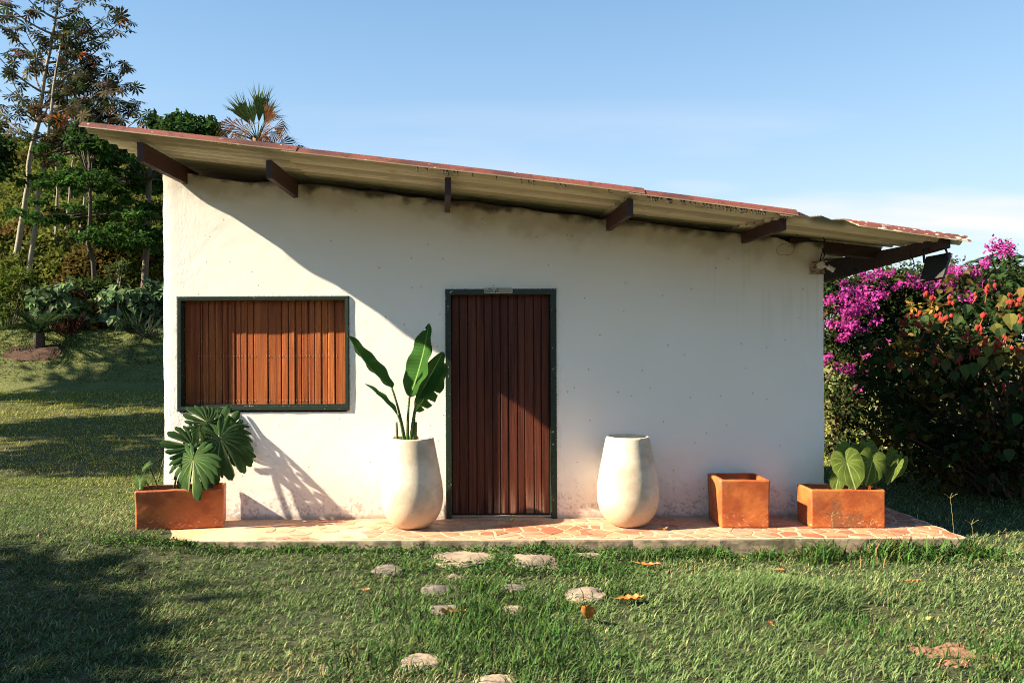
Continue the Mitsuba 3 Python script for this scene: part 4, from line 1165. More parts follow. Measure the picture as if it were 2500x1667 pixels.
#PART2
# ------------------------------------------------------------------ trees and shrubs
def crown(mb, cs, rad, n, L, W, col, r, flat=1.0, up=0.5, jit=0.28, big=False):
    """n leaves round every clump centre cs, in balls of radius rad (flattened), facing outward and upward."""
    cs = np.atleast_2d(cs); k = len(cs)
    rad = np.broadcast_to(rad, (k,))
    d = rand_dirs(k * n, r); rr = r.random(k * n) ** 0.45
    c = np.repeat(cs, n, 0); R = np.repeat(rad, n)[:, None]
    P = c + d * R * rr[:, None] * [1, 1, flat]
    N = norm(d * 0.7 + np.array([0, 0, up]) + 0.55 * r.normal(size=P.shape))
    D = norm(np.cross(N, rand_dirs(k * n, r)) + d * 0.25 + [0, 0, -0.25])
    s = r.uniform(0.65, 1.35, k * n)
    colour = np.repeat(np.clip(np.asarray(col) * (1 + 0.22 * r.normal(size=(k, 1))), 0.004, 0.9), n, 0) if np.ndim(col) == 1 else np.repeat(col, n, 0)
    colour = np.clip(colour * (1 + jit * r.normal(size=(k * n, 1))) * (1 + 0.1 * r.normal(size=(k * n, 3))), 0.003, 0.9)
    (broad if big else leaves_add)(mb, P, D, N, L * s, W * s, colour)


def leaves_add(mb, P, D, N, L, W, col):
    mb.add(*leaves(P, D, N, L, W, col))


def broad(mb, P, D, N, L, W, col):
    """Heart-shaped leaves, folded along the rib and curved down to the tip."""
    n = len(P); D = norm(D); S = norm(np.cross(D, N)); U = np.cross(S, D)
    L = np.broadcast_to(L, (n,))[:, None]; W = np.broadcast_to(W, (n,))[:, None]
    q = lambda a, b, c: P + D * L * a + S * W * b + U * W * c
    v = np.stack([q(0, 0, 0), q(.05, .28, .10), q(.28, .5, .13), q(.62, .33, .02), q(1, 0, -.28), q(.62, -.33, .02), q(.28, -.5, .13), q(.05, -.28, .10), q(.3, 0, 0), q(.64, 0, -.06)], 1).reshape(-1, 3)
    k = np.arange(n)[:, None] * 10
    f = np.vstack([k + t for t in ([0, 8, 1], [1, 8, 2], [2, 8, 3], [3, 8, 9], [3, 9, 4], [0, 7, 8], [7, 6, 8], [6, 5, 8], [5, 9, 8], [5, 4, 9])])
    mb.add(v, f, np.repeat(np.broadcast_to(col, (n, 3)), 10, 0))


def wander(p0, p1, r, n=9, amp=0.04):
    t = np.linspace(0, 1, n)[:, None]
    p0, p1 = np.asarray(p0, float), np.asarray(p1, float)
    off = np.cumsum(r.normal(size=(n, 3)), 0); off -= t * off[-1] + (1 - t) * off[0]
    return p0 + (p1 - p0) * t + off * amp * np.linalg.norm(p1 - p0) / math.sqrt(n)


PALE = (0.22, 0.19, 0.15); DARKBARK = (0.06, 0.045, 0.035)


def cecropia(base, top, r0, tips, label, seed, bark=PALE, brown=0.06, leaf=0.30):
    r = np.random.default_rng(seed)
    K = key_for('umbrella_leaf_tree')
    base, top = np.asarray(base, float), np.asarray(top, float)
    P = wander(base - [0, 0, 0.4], top, r, 22, 0.011)
    n = len(P)
    tr_ = MB(); tr_.add(*tube(P, np.linspace(r0, r0 * 0.28, n), 9), np.array(bark) * r.uniform(0.85, 1.1))
    tr_.put('trunk', 'bark_bsdf', K, True)
    br = MB(); lf = MB(); C = []
    for (frac, tip) in tips:
        a = P[int(np.clip(frac, 0.02, 0.99) * (n - 1))]
        tip = np.asarray(tip, float)
        mid = (a * 0.45 + tip * 0.55) + [0, 0, -0.16 * np.linalg.norm(tip - a)]
        B = bez(a, mid, tip, 12)
        br.add(*tube(B, np.linspace(r0 * 0.36, r0 * 0.10, 12), 6), (0.10, 0.08, 0.06))
        C.append(tip)
        for s in np.linspace(0.38, 0.95, max(2, int(np.linalg.norm(tip - a) / 0.48))):
            q = B[int(s * 11)]
            e = q + rand_dirs(1, r)[0] * [0.55, 0.55, 0.3] + [0, 0, 0.18]
            br.add(*tube(bez(q, (q + e) / 2 + [0, 0, -.05], e, 5), np.linspace(r0 * .16, r0 * .08, 5), 5), (0.10, 0.08, 0.06))
            C.append(e)
    C = np.array(C)
    m = 3
    cen = np.repeat(C, m, 0) + rand_dirs(len(C) * m, r) * r.uniform(0.15, 0.5, (len(C) * m, 1)) * [1, 1, 0.55]
    N = norm(np.array([0, 0, 1.0]) + 0.5 * r.normal(size=cen.shape))
    k = 9
    a = np.arange(k) / k * 2 * np.pi
    X_ = norm(np.cross(N, rand_dirs(len(cen), r))); Y_ = np.cross(N, X_)
    D = (X_[:, None] * np.cos(a)[None, :, None] + Y_[:, None] * np.sin(a)[None, :, None]) - N[:, None] * 0.38
    size = r.uniform(0.7, 1.15, len(cen)) * leaf
    col = jitter((0.032, 0.038, 0.016), len(cen), 0.35, r)
    b = r.random(len(cen)) < brown
    col[b] = jitter((0.15, 0.050, 0.016), b.sum(), 0.3, r)
    pal = r.random(len(cen)) < 0.15
    col[pal] = jitter((0.10, 0.088, 0.055), pal.sum(), 0.2, r)
    rep = lambda z: np.repeat(z, k, 0)
    lf.add(*leaves(rep(cen), D.reshape(-1, 3), rep(N), rep(size), rep(size) * 0.27, rep(col), fold=0.1, mid=0.62))
    br.put('branches', 'bark_bsdf', K, True)
    lf.put('crown', 'leaf_bsdf', K)
    tag(K, label, 'tree', 'slender pale-trunked trees on the left')
    return K


YC = 20.7
r_ = np.random.default_rng(31)


def tips_from(pts_, y, spread=1.2):
    return [(f, at(u, v, y + r_.uniform(-spread, spread))) for f, u, v in pts_]


b1, t1 = at(29, 671, YC), at(152, -60, YC)
cecropia(b1, t1, 0.115, tips_from([
    (0.50, -30, 235), (0.55, 40, 255), (0.50, 225, 285), (0.52, 262, 262), (0.56, 20, 175), (0.58, 255, 222), (0.60, 300, 196), (0.62, -20, 120), (0.64, 70, 130), (0.66, 286, 150),
    (0.70, 250, 112), (0.72, 15, 55), (0.74, 60, 70), (0.78, 300, 52), (0.80, 255, 40), (0.82, 210, 75), (0.85, 10, 5), (0.88, 60, -10), (0.90, 215, -5), (0.95, 180, -40), (0.60, 180, 175), (0.70, 200, 130), (0.55, 130, 232), (0.68, 95, 100), (0.46, 312, 168), (0.75, 280, 84), (0.54, 270, 205), (0.6, 230, 170), (0.5, 30, 310)], YC),
    'tallest slender pale-trunked tree at the left edge, leaning right out of the picture', 1)
b2, t2 = at(57, 737, 19.0), at(152, 92, 19.6)
cecropia(b2, t2, 0.10, tips_from([
    (0.55, 200, 335), (0.58, 262, 318), (0.62, 330, 268), (0.64, 290, 240), (0.66, 60, 330), (0.70, 90, 262), (0.72, 240, 210), (0.78, 205, 190), (0.82, 190, 150), (0.88, 235, 140), (0.95, 170, 110), (0.56, 120, 340), (0.62, 225, 300), (0.68, 300, 295), (0.60, 345, 285), (0.58, 285, 335), (0.56, 200, 300), (0.60, 255, 270), (0.6, 315, 260), (0.62, 230, 330), (0.57, 160, 330), (0.66, 275, 255)], 19.4),
    'second slender pale-trunked tree from the left, standing just right of the tallest', 2)
for (bu, bv, tu, tv, y, lab, sd, tps) in (
        (128, 688, 141, 250, 21.5, 'third slender pale-trunked tree from the left, with low side branch', 3, [(0.80, 70, 372), (0.86, 190, 330), (0.92, 160, 270), (0.98, 142, 240)]),
        (147, 688, 186, 330, 22.5, 'thin pale-trunked tree, middle one of the three behind the layered dark tree', 4, [(0.88, 230, 330), (0.94, 200, 300), (0.98, 170, 320)]),
        (168, 682, 238, 320, 22.0, 'thin pale trunk leaning right, rightmost of the three behind the layered dark tree', 5, [(0.88, 285, 350), (0.94, 262, 300), (0.98, 235, 300)])):
    cecropia(at(bu, bv, y), at(tu, tv, y + 0.5), 0.075, tips_from(tps, y, 0.6), lab, sd)

# layered dark tree against the house corner
r = np.random.default_rng(41)
K = 'layered_tree'
yT = 17.8
base = at(353, 800, yT); base[2] = terrain(base[0], base[1]) - 0.1
tk = MB()
P = np.vstack([[base], [at(352, 700, yT)], [at(358, 600, yT)], [at(362, 500, yT)], [at(366, 420, yT)], [at(368, 340, yT)]])
tk.add(*tube(P, [0.13, 0.105, 0.095, 0.085, 0.07, 0.04], 9), (0.10, 0.075, 0.055))
tk.put('trunk', 'bark_bsdf', K, True)
br, lf = MB(), MB()
layers = [(445, 0, 0.8, [(110, 446), (160, 430), (205, 410), (235, 392), (262, 378), (300, 392), (335, 380), (372, 392), (400, 402), (430, 400), (215, 438), (260, 428), (310, 436), (352, 446), (392, 440), (280, 456), (330, 410), (185, 452), (240, 452)]),
          (520, 0, 0.75, [(88, 528), (130, 530), (175, 522), (215, 514), (250, 504), (295, 500), (340, 502), (385, 508), (430, 512), (265, 524), (310, 522), (355, 528), (395, 534), (150, 536)]),
          (585, 0, 0.7, [(232, 566), (268, 556), (300, 562), (335, 570), (370, 566), (400, 574), (290, 584), (330, 592), (365, 598), (395, 606), (255, 580)]),
          (360, 0, 0.6, [(238, 350), (275, 360), (210, 372), (305, 366)])]
for vt, dv, rad, pts_ in layers:
    for (u, v) in pts_:
        c = at(u, v, yT + r.uniform(-1.6, 1.6))
        st = at(360, vt, yT)
        br.add(*tube(bez(st, (st + c) / 2 + [0, 0, 0.12], c, 9), np.linspace(0.04, 0.012, 9), 5), (0.08, 0.06, 0.045))
        sub = c + r.normal(size=(5, 3)) * [0.42, 0.5, 0.06]
        crown(lf, sub, 0.34 * rad, 58, 0.16, 0.085, (0.038, 0.085, 0.020), r, 0.30, 0.9)
for e in (((352, 470), (318, 460)), ((362, 470), (378, 460)), ((361, 462), (352, 452))):
    pass
br.put('branches', 'bark_bsdf', K, True); lf.put('crown', 'leaf_bsdf', K)
tag(K, 'dark tree with flat layered branches just left of the house corner', 'tree')


def tree(name, base, top, r0, clumps, rad, n, L, W, col, label, cat, seed, bark=DARKBARK, flat=0.8, group=None, big=False, limbs=True):
    r = np.random.default_rng(seed)
    K = key_for(name)
    base = np.asarray(base, float); top = np.asarray(top, float)
    base[2] = terrain(base[0], base[1]) - 0.1
    tk = MB(); P = wander(base, top, r, 10, 0.05)
    tk.add(*tube(P, np.linspace(r0, r0 * 0.45, 10), 8), bark)
    tk.put('trunk', 'bark_bsdf', K, True)
    br, lf = MB(), MB()
    for c in clumps:
        if limbs:
            st = P[int(r.integers(5, 10))]
            br.add(*tube(bez(st, (st + c) / 2 + [0, 0, 0.1], c, 8), np.linspace(r0 * 0.4, r0 * 0.1, 8), 5), bark)
    crown(lf, clumps, rad, n, L, W, col, r, flat, big=big)
    if br.n: br.put('branches', 'bark_bsdf', K, True)
    lf.put('crown', 'leaf_bsdf', K)
    tag(K, label, cat, group)
    return K


def blob(c, rads, n, r, shell=0.55):
    d = rand_dirs(n, r)
    return np.asarray(c) + d * np.asarray(rads) * (shell + (1 - shell) * r.random((n, 1)))


r = np.random.default_rng(52)
# tree tops seen over the roof
c = np.array([at(u, v, 15.5 + r.uniform(-.6, .6)) for u, v in ((377, 292), (384, 310), (376, 328), (392, 322), (380, 300), (386, 340))])
tree('bushy_tree', (-8.4, 15.5, 0), at(382, 330, 15.5), 0.12, c, 0.16, 90, 0.20, 0.10, (0.022, 0.045, 0.016), 'narrow dark leafy tree top over the roof, left of the spreading one', 'tree', 61)
c = np.array([at(r.uniform(398, 530), v, 15.0 + r.uniform(-1, 1)) for v in r.uniform(290, 345, 40)] + [at(u, v, 15) for u, v in ((425, 288), (445, 286), (462, 300), (480, 292), (500, 305), (410, 300), (520, 318), (440, 300))])
tree('bushy_tree', (-7.6, 15.0, 0), at(460, 340, 15.0), 0.14, c, 0.20, 46, 0.17, 0.085, (0.032, 0.07, 0.02), 'green leafy tree top over the roof just left of the palm', 'tree', 62)
c = np.array([at(r.uniform(-50, 18), v, 19 + r.uniform(-1, 1)) for v in r.uniform(318, 425, 26)])
tree('bushy_tree', at(-30, 780, 19), at(-18, 400, 19), 0.16, c, 0.42, 60, 0.2, 0.10, (0.022, 0.045, 0.016), 'dark leafy tree cut by the left edge behind the tallest trunk', 'tree', 63)
c = np.array([at(r.uniform(172, 250), v, 17.2 + r.uniform(-.7, .7)) for v in r.uniform(312, 360, 14)])
tree('bushy_tree', at(230, 790, 17.2), at(215, 350, 17.2), 0.09, c, 0.26, 60, 0.17, 0.09, (0.026, 0.055, 0.018), 'dark tree crown beside the upper left corner of the roof', 'tree', 64)
# small trees and shrubs at the foot of the hillside
c = np.array([at(u + r.uniform(-10, 10), v + r.uniform(-8, 8), 15.8 + r.uniform(-.5, .5)) for u, v in ((180, 700), (200, 690), (225, 685), (250, 700), (190, 715), (240, 715), (265, 690), (215, 700), (175, 725), (260, 722))])
tree('small_tree', at(218, 798, 15.2), at(206, 712, 15.6), 0.075, c, 0.30, 70, 0.16, 0.085, (0.045, 0.075, 0.022), 'small bent tree with dark trunk at the top of the grass bank', 'tree', 65, (0.03, 0.022, 0.018))
c = np.array([at(288 + r.uniform(-14, 14), v, 15.6 + r.uniform(-.3, .3)) for v in r.uniform(640, 712, 12)])
tree('small_tree', at(289, 798, 15.0), at(287, 660, 15.6), 0.035, c, 0.22, 50, 0.15, 0.07, (0.06, 0.085, 0.03), 'sapling with thin pale straight stem at the top of the grass bank', 'tree', 66, (0.30, 0.24, 0.16))


def shrub(u0, u1, v0, v1, y, n, per, L, W, col, label, seed, name='shrub', rad=0.24, big=True, bright=None):
    r = np.random.default_rng(seed)
    c = np.array([at(u, v, y + r.uniform(-.5, .5)) for u, v in [(q, v1 + (v0 + 70 * (meshkit.noise(np.array([q / 22.0, seed * 1.7, 0])) - 0.45) - v1) * r.random() ** 0.8) for q in r.uniform(u0, u1, n)]])
    K = key_for(name)
    st, lf = MB(), MB()
    cen = at((u0 + u1) / 2, v1, y)
    for q in c[::3]:
        b = np.array([cen[0] + 0.5 * (q[0] - cen[0]), q[1], 0]); b[2] = terrain(b[0], b[1]) - 0.1
        st.add(*tube(bez(b, (b + q) / 2 + [0, 0, .1], q, 6), np.linspace(0.02, 0.008, 6), 5), (0.07, 0.05, 0.035))
    cols = np.asarray(col) * (1 + 0.2 * r.normal(size=(n, 1)))
    if bright is not None:
        b = r.random(n) < 0.25; cols[b] = bright
    crown(lf, c, rad, per, L, W, np.clip(cols, 0.01, .8), r, 0.8, 0.6, big=big)
    st.put('stems', 'bark_bsdf', K, True); lf.put('foliage', 'leaf_bsdf', K)
    tag(K, label, 'shrub')


shrub(70, 175, 690, 770, 15.3, 44, 26, 0.20, 0.15, (0.13, 0.19, 0.09), 'pale green broad-leaved shrub on the bank left of the small bent tree', 71)
shrub(175, 262, 715, 790, 15.5, 34, 30, 0.16, 0.12, (0.12, 0.15, 0.055), 'yellow-green shrub behind the trunk of the small bent tree', 72, bright=(0.20, 0.09, 0.03))
shrub(262, 335, 700, 790, 15.5, 34, 24, 0.22, 0.16, (0.12, 0.18, 0.09), 'green broad-leaved shrub between the sapling and the layered dark tree', 73)
shrub(330, 420, 690, 800, 15.9, 44, 26, 0.20, 0.15, (0.10, 0.16, 0.08), 'shady broad-leaved shrub behind the trunk of the layered dark tree', 74)
shrub(-30, 62, 655, 780, 15.6, 50, 46, 0.20, 0.045, (0.075, 0.105, 0.02), 'feathery yellow-green shrub at the left edge below the tall trunks', 75, big=False)
shrub(-20, 62, 565, 670, 22.0, 30, 46, 0.17, 0.11, (0.075, 0.065, 0.022), 'brownish shrub behind the two biggest pale trunks', 76, big=False, bright=(0.14, 0.07, 0.025))
shrub(105, 250, 600, 690, 22.5, 40, 50, 0.16, 0.10, (0.080, 0.085, 0.024), 'brown-green shrub behind the thin leaning trunks', 77, big=False, bright=(0.15, 0.085, 0.03))
shrub(280, 420, 590, 700, 21.0, 50, 46, 0.17, 0.11, (0.075, 0.085, 0.022), 'olive shrub with orange leaves behind the layered dark tree', 78, big=False, bright=(0.20, 0.10, 0.03))


def frond(mb, base, d, L, r, up=0.9, droop=1.1, n=24, leaf=0.20, w=0.022, col=(0.03, 0.06, 0.02), ang=0.9):
    h = norm(np.array([d[0], d[1], 0]))
    t = np.linspace(0, 1, 10)[:, None]
    P = base + h * L * t + np.array([0, 0, 1.0]) * (up * L * t - droop * L * t ** 2)
    mb.add(*tube(P, np.linspace(0.016, 0.004, 10), 5), np.array(col) * 1.1)
    s = np.linspace(0.12, 0.98, n); Q = np.stack([np.interp(s, t[:, 0], P[:, k]) for k in range(3)], -1)
    tg = norm(np.gradient(Q, axis=0)); side = norm(np.cross(tg, [0, 0, 1])); upv = np.cross(side, tg)
    ll = leaf * np.sin(np.pi * np.clip(s * .85 + .12, 0, 1)) ** .6
    for sg in (-1, 1):
        mb.add(*leaves(Q, norm(side * sg * ang + tg * 0.55 + upv * 0.25), upv + 0.3 * side * sg, ll, w, jitter(col, n, 0.25, r), 0.1, 0.4))


r = np.random.default_rng(81)
cy = at(95, 802, 13.9); cy[2] = terrain(cy[0], cy[1])
for k in range(30):
    a = k * 2.399; mb = MB()
    frond(mb, cy + [0, 0, 0.35], (math.cos(a), math.sin(a)), r.uniform(0.85, 1.25), r, up=r.uniform(0.4, 1.3), droop=r.uniform(0.5, 1.0), leaf=0.22, w=0.03, col=(0.030, 0.055, 0.022))
    mb.put('frond', 'gloss_leaf_bsdf', 'cycad')
mb = MB(); mb.add(*tube([cy - [0, 0, .1], cy + [0, 0, .38]], [0.16, 0.14], 10), (0.05, 0.035, 0.025)); mb.put('trunk', 'bark_bsdf', 'cycad', True)
tag('cycad', 'dark cycad with arching stiff fronds on the grass bank at the left', 'cycad')
# red mulch below it
g = np.linspace(-1, 1, 14); GX, GY = np.meshgrid(g, g)
P = np.stack([cy[0] - 0.05 + GX * 0.75, cy[1] - 0.25 + GY * 0.3], -1)
P = np.dstack([P, terrain(P[..., 0], P[..., 1])[..., None] + (0.05 * np.clip(1 - np.hypot(GX, GY) ** 2, -3, 1) + 0.10 * (meshkit.fbm(np.stack([GX * 3, GY * 3, GX * 0], -1), 3, 3) - 0.5) + 0.02)[..., None]])
i, j = np.meshgrid(np.arange(13), np.arange(13)); a = (j * 14 + i).ravel()
put('bare_soil', (P.reshape(-1, 3), np.stack([a, a + 1, a + 15, a + 14], 1)), 'red_soil_bsdf', True)
tag('bare_soil_001', 'bare red soil on the bank below the cycad', kind='structure')

sp = at(359, 800, 14.4); sp[2] = terrain(sp[0], sp[1]) + 0.02
mb = MB()
d = norm(rand_dirs(46, r) * [1, 1, 0.6] + [0, 0, 0.45])
mb.add(*leaves(np.tile(sp, (46, 1)), d, np.cross(d, rand_dirs(46, r)), r.uniform(0.45, 0.75, 46), 0.05, jitter((0.06, 0.075, 0.05), 46, .2, r), 0.2, 0.3))
k = mb.put('spiky_plant', 'gloss_leaf_bsdf')
tag(k, 'spiky rosette plant on the bank at the foot of the layered dark tree', 'plant')
for (u, v, y, lab) in ((160, 795, 14.6, 'red-leaved strappy plant on the bank left of the small bent tree'), (330, 800, 14.6, 'dark strappy plant on the bank left of the spiky rosette')):
    sp = at(u, v, y); sp[2] = terrain(sp[0], sp[1]); mb = MB()
    d = norm(rand_dirs(40, r) * [.7, .7, 0.4] + [0, 0, 0.8])
    mb.add(*leaves(np.tile(sp, (40, 1)) + r.normal(size=(40, 3)) * [.12, .12, 0], d, np.cross(d, rand_dirs(40, r)), r.uniform(0.4, 0.9, 40), 0.07, jitter((0.09, 0.035, 0.022) if u < 200 else (0.03, 0.045, 0.022), 40, .3, r), 0.2, 0.45))
    k = mb.put('strappy_plant', 'gloss_leaf_bsdf'); tag(k, lab, 'plant')

# fan palm behind the roof
r = np.random.default_rng(91)
K = 'fan_palm'; yP = 14.7
pc = at(628, 352, yP)
mb = MB(); b0 = pc.copy(); b0[2] = terrain(pc[0], pc[1]) - .1
mb.add(*tube(wander(b0, pc + [0, 0, .15], r, 12, 0.01), np.linspace(0.17, 0.14, 12), 10), (0.16, 0.085, 0.045)); mb.put('trunk', 'bark_bsdf', K, True)


def fan(base, hub, d, nrm, rad, col, spread=2.2, n=26, limp=0.0, wseg=0.042):
    mb = MB()
    t, s, nn = frame_of(d, nrm)
    mb.add(*tube(bez(base, (base + hub) / 2 + [0, 0, .06], hub, 8), np.linspace(0.022, 0.012, 8), 6), np.array(col) * 0.9 + 0.01)
    a = np.linspace(-spread / 2, spread / 2, n)
    D = t[None] * np.cos(a)[:, None] + s[None] * np.sin(a)[:, None] + nn[None] * (0.10 * (np.arange(n) % 2) - 0.05)[:, None]
    D = norm(D + np.array([0, 0, -0.35 * limp]))
    L = rad * (0.8 + 0.25 * np.cos(a)) * r.uniform(0.85, 1.05, n)
    N = np.tile(nn, (n, 1)) + 0.35 * s[None] * np.where(np.arange(n) % 2, 1, -1)[:, None]
    cc = jitter(col, n, 0.22, r)
    m = hub + D * L[:, None] * 0.6
    mb.add(*leaves(np.tile(hub, (n, 1)), D, N, L * 0.72, wseg, cc, 0.25, 0.85))
    D2 = norm(D + np.array([0, 0, -1.0]) * (0.25 + limp) + 0.15 * r.normal(size=D.shape))
    mb.add(*leaves(hub + D * L[:, None] * 0.6, D2, N, L * (0.42 + 0.25 * limp), wseg * 0.55, cc, 0.2, 0.2))
    mb.put('frond', 'leaf_bsdf', K)


G1, BR, YB = (0.075, 0.115, 0.035), (0.22, 0.11, 0.055), (0.20, 0.16, 0.06)
for (hu, hv, du, dv, dy, rad, col, sprd, limp) in (
        (632, 300, 640, 206, 0.0, 1.05, G1, 0.62, 0), (612, 306, 574, 246, -0.4, 0.90, G1, 0.75, 0), (640, 306, 690, 258, 0.3, 0.75, (0.035, 0.07, 0.03), 0.9, 0.1), (620, 304, 606, 232, 0.5, 0.85, (0.045, 0.08, 0.03), 0.8, 0), (645, 304, 664, 232, 0.5, 0.85, (0.045, 0.08, 0.03), 0.6, 0),
        (650, 300, 668, 250, -0.6, 0.55, BR, 1.2, 0.0), (598, 318, 560, 300, -0.5, 0.6, BR, 2.2, 0.9), (575, 310, 535, 292, -0.3, 0.55, BR, 1.8, 1.3), (548, 318, 530, 350, -0.1, 0.50, YB, 2.0, 1.2), (668, 312, 712, 292, -0.4, 0.5, BR, 1.7, 1.2),
        (588, 330, 570, 352, -0.4, 0.45, (0.14, 0.13, 0.06), 2.8, 0.4), (664, 322, 690, 360, -0.3, 0.5, (0.10, 0.06, 0.035), 2.4, 0.7), (640, 328, 650, 370, -0.5, 0.45, BR, 2.0, 0.8), (680, 352, 730, 350, 0.4, 0.65, (0.03, 0.04, 0.025), 1.6, 0.4), (716, 366, 770, 358, 0.8, 0.5, (0.03, 0.05, 0.025), 1.2, 0.3),
        (640, 318, 668, 300, -0.7, 0.5, (0.17, 0.085, 0.04), 2.4, 0.6), (612, 322, 596, 300, -0.7, 0.45, (0.15, 0.09, 0.045), 2.4, 0.5)):
    hub = at(hu, hv, yP + dy * 0.5); e = at(du, dv, yP + dy)
    fan(pc + [0, 0, 0.05], hub, e - hub, (r.uniform(-.3, .3), -1, 0.25), rad, col, sprd, 24 if limp == 0 else 17, limp, 0.042 if limp == 0 else 0.03)
tag(K, 'fan palm with green top and brown hanging dead fronds rising behind the roof', 'palm tree')

# hillside scrub: one mass of low growth on the far slope
r = np.random.default_rng(101)
n = 120000
d = 27 + 50 * r.random(n) ** 1.5
x = (r.uniform(-60, 470, n) - CX) / FOC * d
y = d + EYE_Y
bump = meshkit.fbm(np.column_stack([x / 2.4, y / 2.4, x * 0]), 3, 6)
h = np.clip((bump - 0.30) * 4.2, 0.05, 2.4) * r.random(n) ** 0.35
P = np.column_stack([x, y, terrain(x, y) + h])
tone = meshkit.noise(np.column_stack([x / 3.2, y / 3.2, x * 0]), 8)
col = np.where((tone > 0.75)[:, None], (0.10, 0.08, 0.025), np.where((tone < 0.33)[:, None], (0.05, 0.085, 0.020), (0.115, 0.135, 0.030))) * (1 + 0.3 * r.normal(size=(n, 1)))
N = norm(rand_dirs(n, r) + [0, -0.3, 0.8]); D = norm(np.cross(N, rand_dirs(n, r)))
mb = MB(); s = 0.10 + 0.0035 * d
mb.add(*leaves(P, D, N, s * r.uniform(.7, 1.4, n), s * 0.6, np.clip(col, .01, .5)))
k = mb.put('hillside_scrub', 'leaf_bsdf'); tag(k, 'olive and brown scrub covering the hillside behind the trees', 'scrub', kind='stuff')

# ------------------------------------------------------------------ the flowering hedge on the right
r = np.random.default_rng(111)


def hedge(K, cx, cy_, w, dep, top, nc, per, label, flowers, bare=()):
    xs = r.uniform(cx - w / 2, cx + w / 2, nc)
    tz = top * (0.92 + 0.14 * meshkit.fbm(np.column_stack([xs * 0.9, xs * 0, xs * 0]), 3, 5))
    face = r.random(nc) < 0.72
    zs = np.where(face, r.uniform(0.10, 1, nc) * tz, tz * r.uniform(0.85, 1.0, nc))
    ys = np.where(face, cy_ - dep / 2 * (1 - 0.35 * (zs / tz) ** 2) + r.normal(0, 0.16, nc), r.uniform(cy_ - dep / 2, cy_ + dep / 2, nc))
    c = np.column_stack([xs, ys, zs])
    if cx < 9:
        c = np.vstack([c, [at(u, v, cy_ - 0.5 + r.uniform(-.3, .3)) for u, v in zip(r.uniform(2120, 2240, 70), r.uniform(690, 850, 70))]]); nc = len(c)
    st, lf = MB(), MB()
    for k in range(26):
        b = np.array([r.uniform(cx - w / 2, cx + w / 2), cy_ + r.uniform(-.3, .3), -0.05]); q = c[r.integers(nc)]
        st.add(*tube(bez(b, [b[0], b[1], q[2] * .7], q, 9), np.linspace(0.03, 0.008, 9), 5), (0.10, 0.075, 0.05))
    cols = np.where(r.random((nc, 1)) < 0.22, (0.075, 0.065, 0.024), (0.032, 0.052, 0.018)) * (1 + 0.2 * r.normal(size=(nc, 1)))
    crown(lf, c, 0.27, per, 0.065, 0.042, np.clip(cols, .01, .5), r, 0.9, 0.45)
    for (u, v) in bare:   # long shoots above the hedge
        e = at(u, v, cy_ - 0.2); b = e + [r.uniform(-.1, .1), .1, -0.9]
        st.add(*tube(bez(b, (b + e) / 2 + [.05, 0, 0], e, 7), np.linspace(0.012, 0.004, 7), 5), (0.09, 0.07, 0.045))
        crown(lf, np.array([b + (e - b) * t for t in np.linspace(.3, 1, 5)]), 0.10, 26, 0.06, 0.035, (0.05, 0.075, 0.025), r)
    st.put('stems', 'bark_bsdf', K, True); lf.put('foliage', 'leaf_bsdf', K)
    for (u, v, px, cnt, y) in flowers:
        cnt = int(cnt * (0.4 if cx > 9 or v < 700 else 0.75))
        p0 = at(u, v, y); rad = px * (y - EYE_Y) / FOC
        mb = MB()
        cs = p0 + r.normal(size=(max(3, cnt // 9), 3)) * [rad * .8, 0.10, rad * .8]
        crown(mb, cs, 0.075, 26, 0.042, 0.036, np.clip(np.array([0.40, 0.050, 0.27]) * (1 + .18 * r.normal(size=(len(cs), 1))), .02, .9), r, 0.9, 0.35, jit=0.2)
        labels[mb.put('flower_cluster', 'leaf_bsdf', K)] = {'kind': 'stuff'}
    tag(K, label, 'shrub')


FY = 3.75
hedge('bougainvillea', 7.0, 5.0, 3.9, 1.9, 2.66, 430, 95, 'hedge-like shrub of magenta flowers right behind the house corner',
      [(2030, 690, 26, 40, FY), (2060, 720, 24, 40, FY), (2105, 690, 18, 34, FY + .2), (2085, 735, 26, 60, FY), (2120, 720, 26, 60, FY), (2095, 760, 28, 70, FY), (2070, 755, 24, 50, FY), (2045, 770, 26, 50, FY), (2120, 748, 24, 55, FY), (2085, 790, 26, 60, FY),
       (2040, 800, 26, 60, FY), (2020, 790, 18, 36, FY), (2062, 800, 24, 50, FY), (2105, 785, 20, 40, FY), (2025, 735, 16, 24, FY), (2100, 915, 22, 50, FY - .1), (2110, 940, 15, 34, FY - .1), (2085, 900, 12, 22, FY - .1), (2150, 845, 7, 9, FY), (2150, 712, 12, 18, FY), (2015, 880, 6, 9, FY),
       (2125, 672, 16, 30, FY + .3), (2160, 668, 10, 16, FY + .3)], bare=((2150, 655), (2000, 665), (2105, 668)))
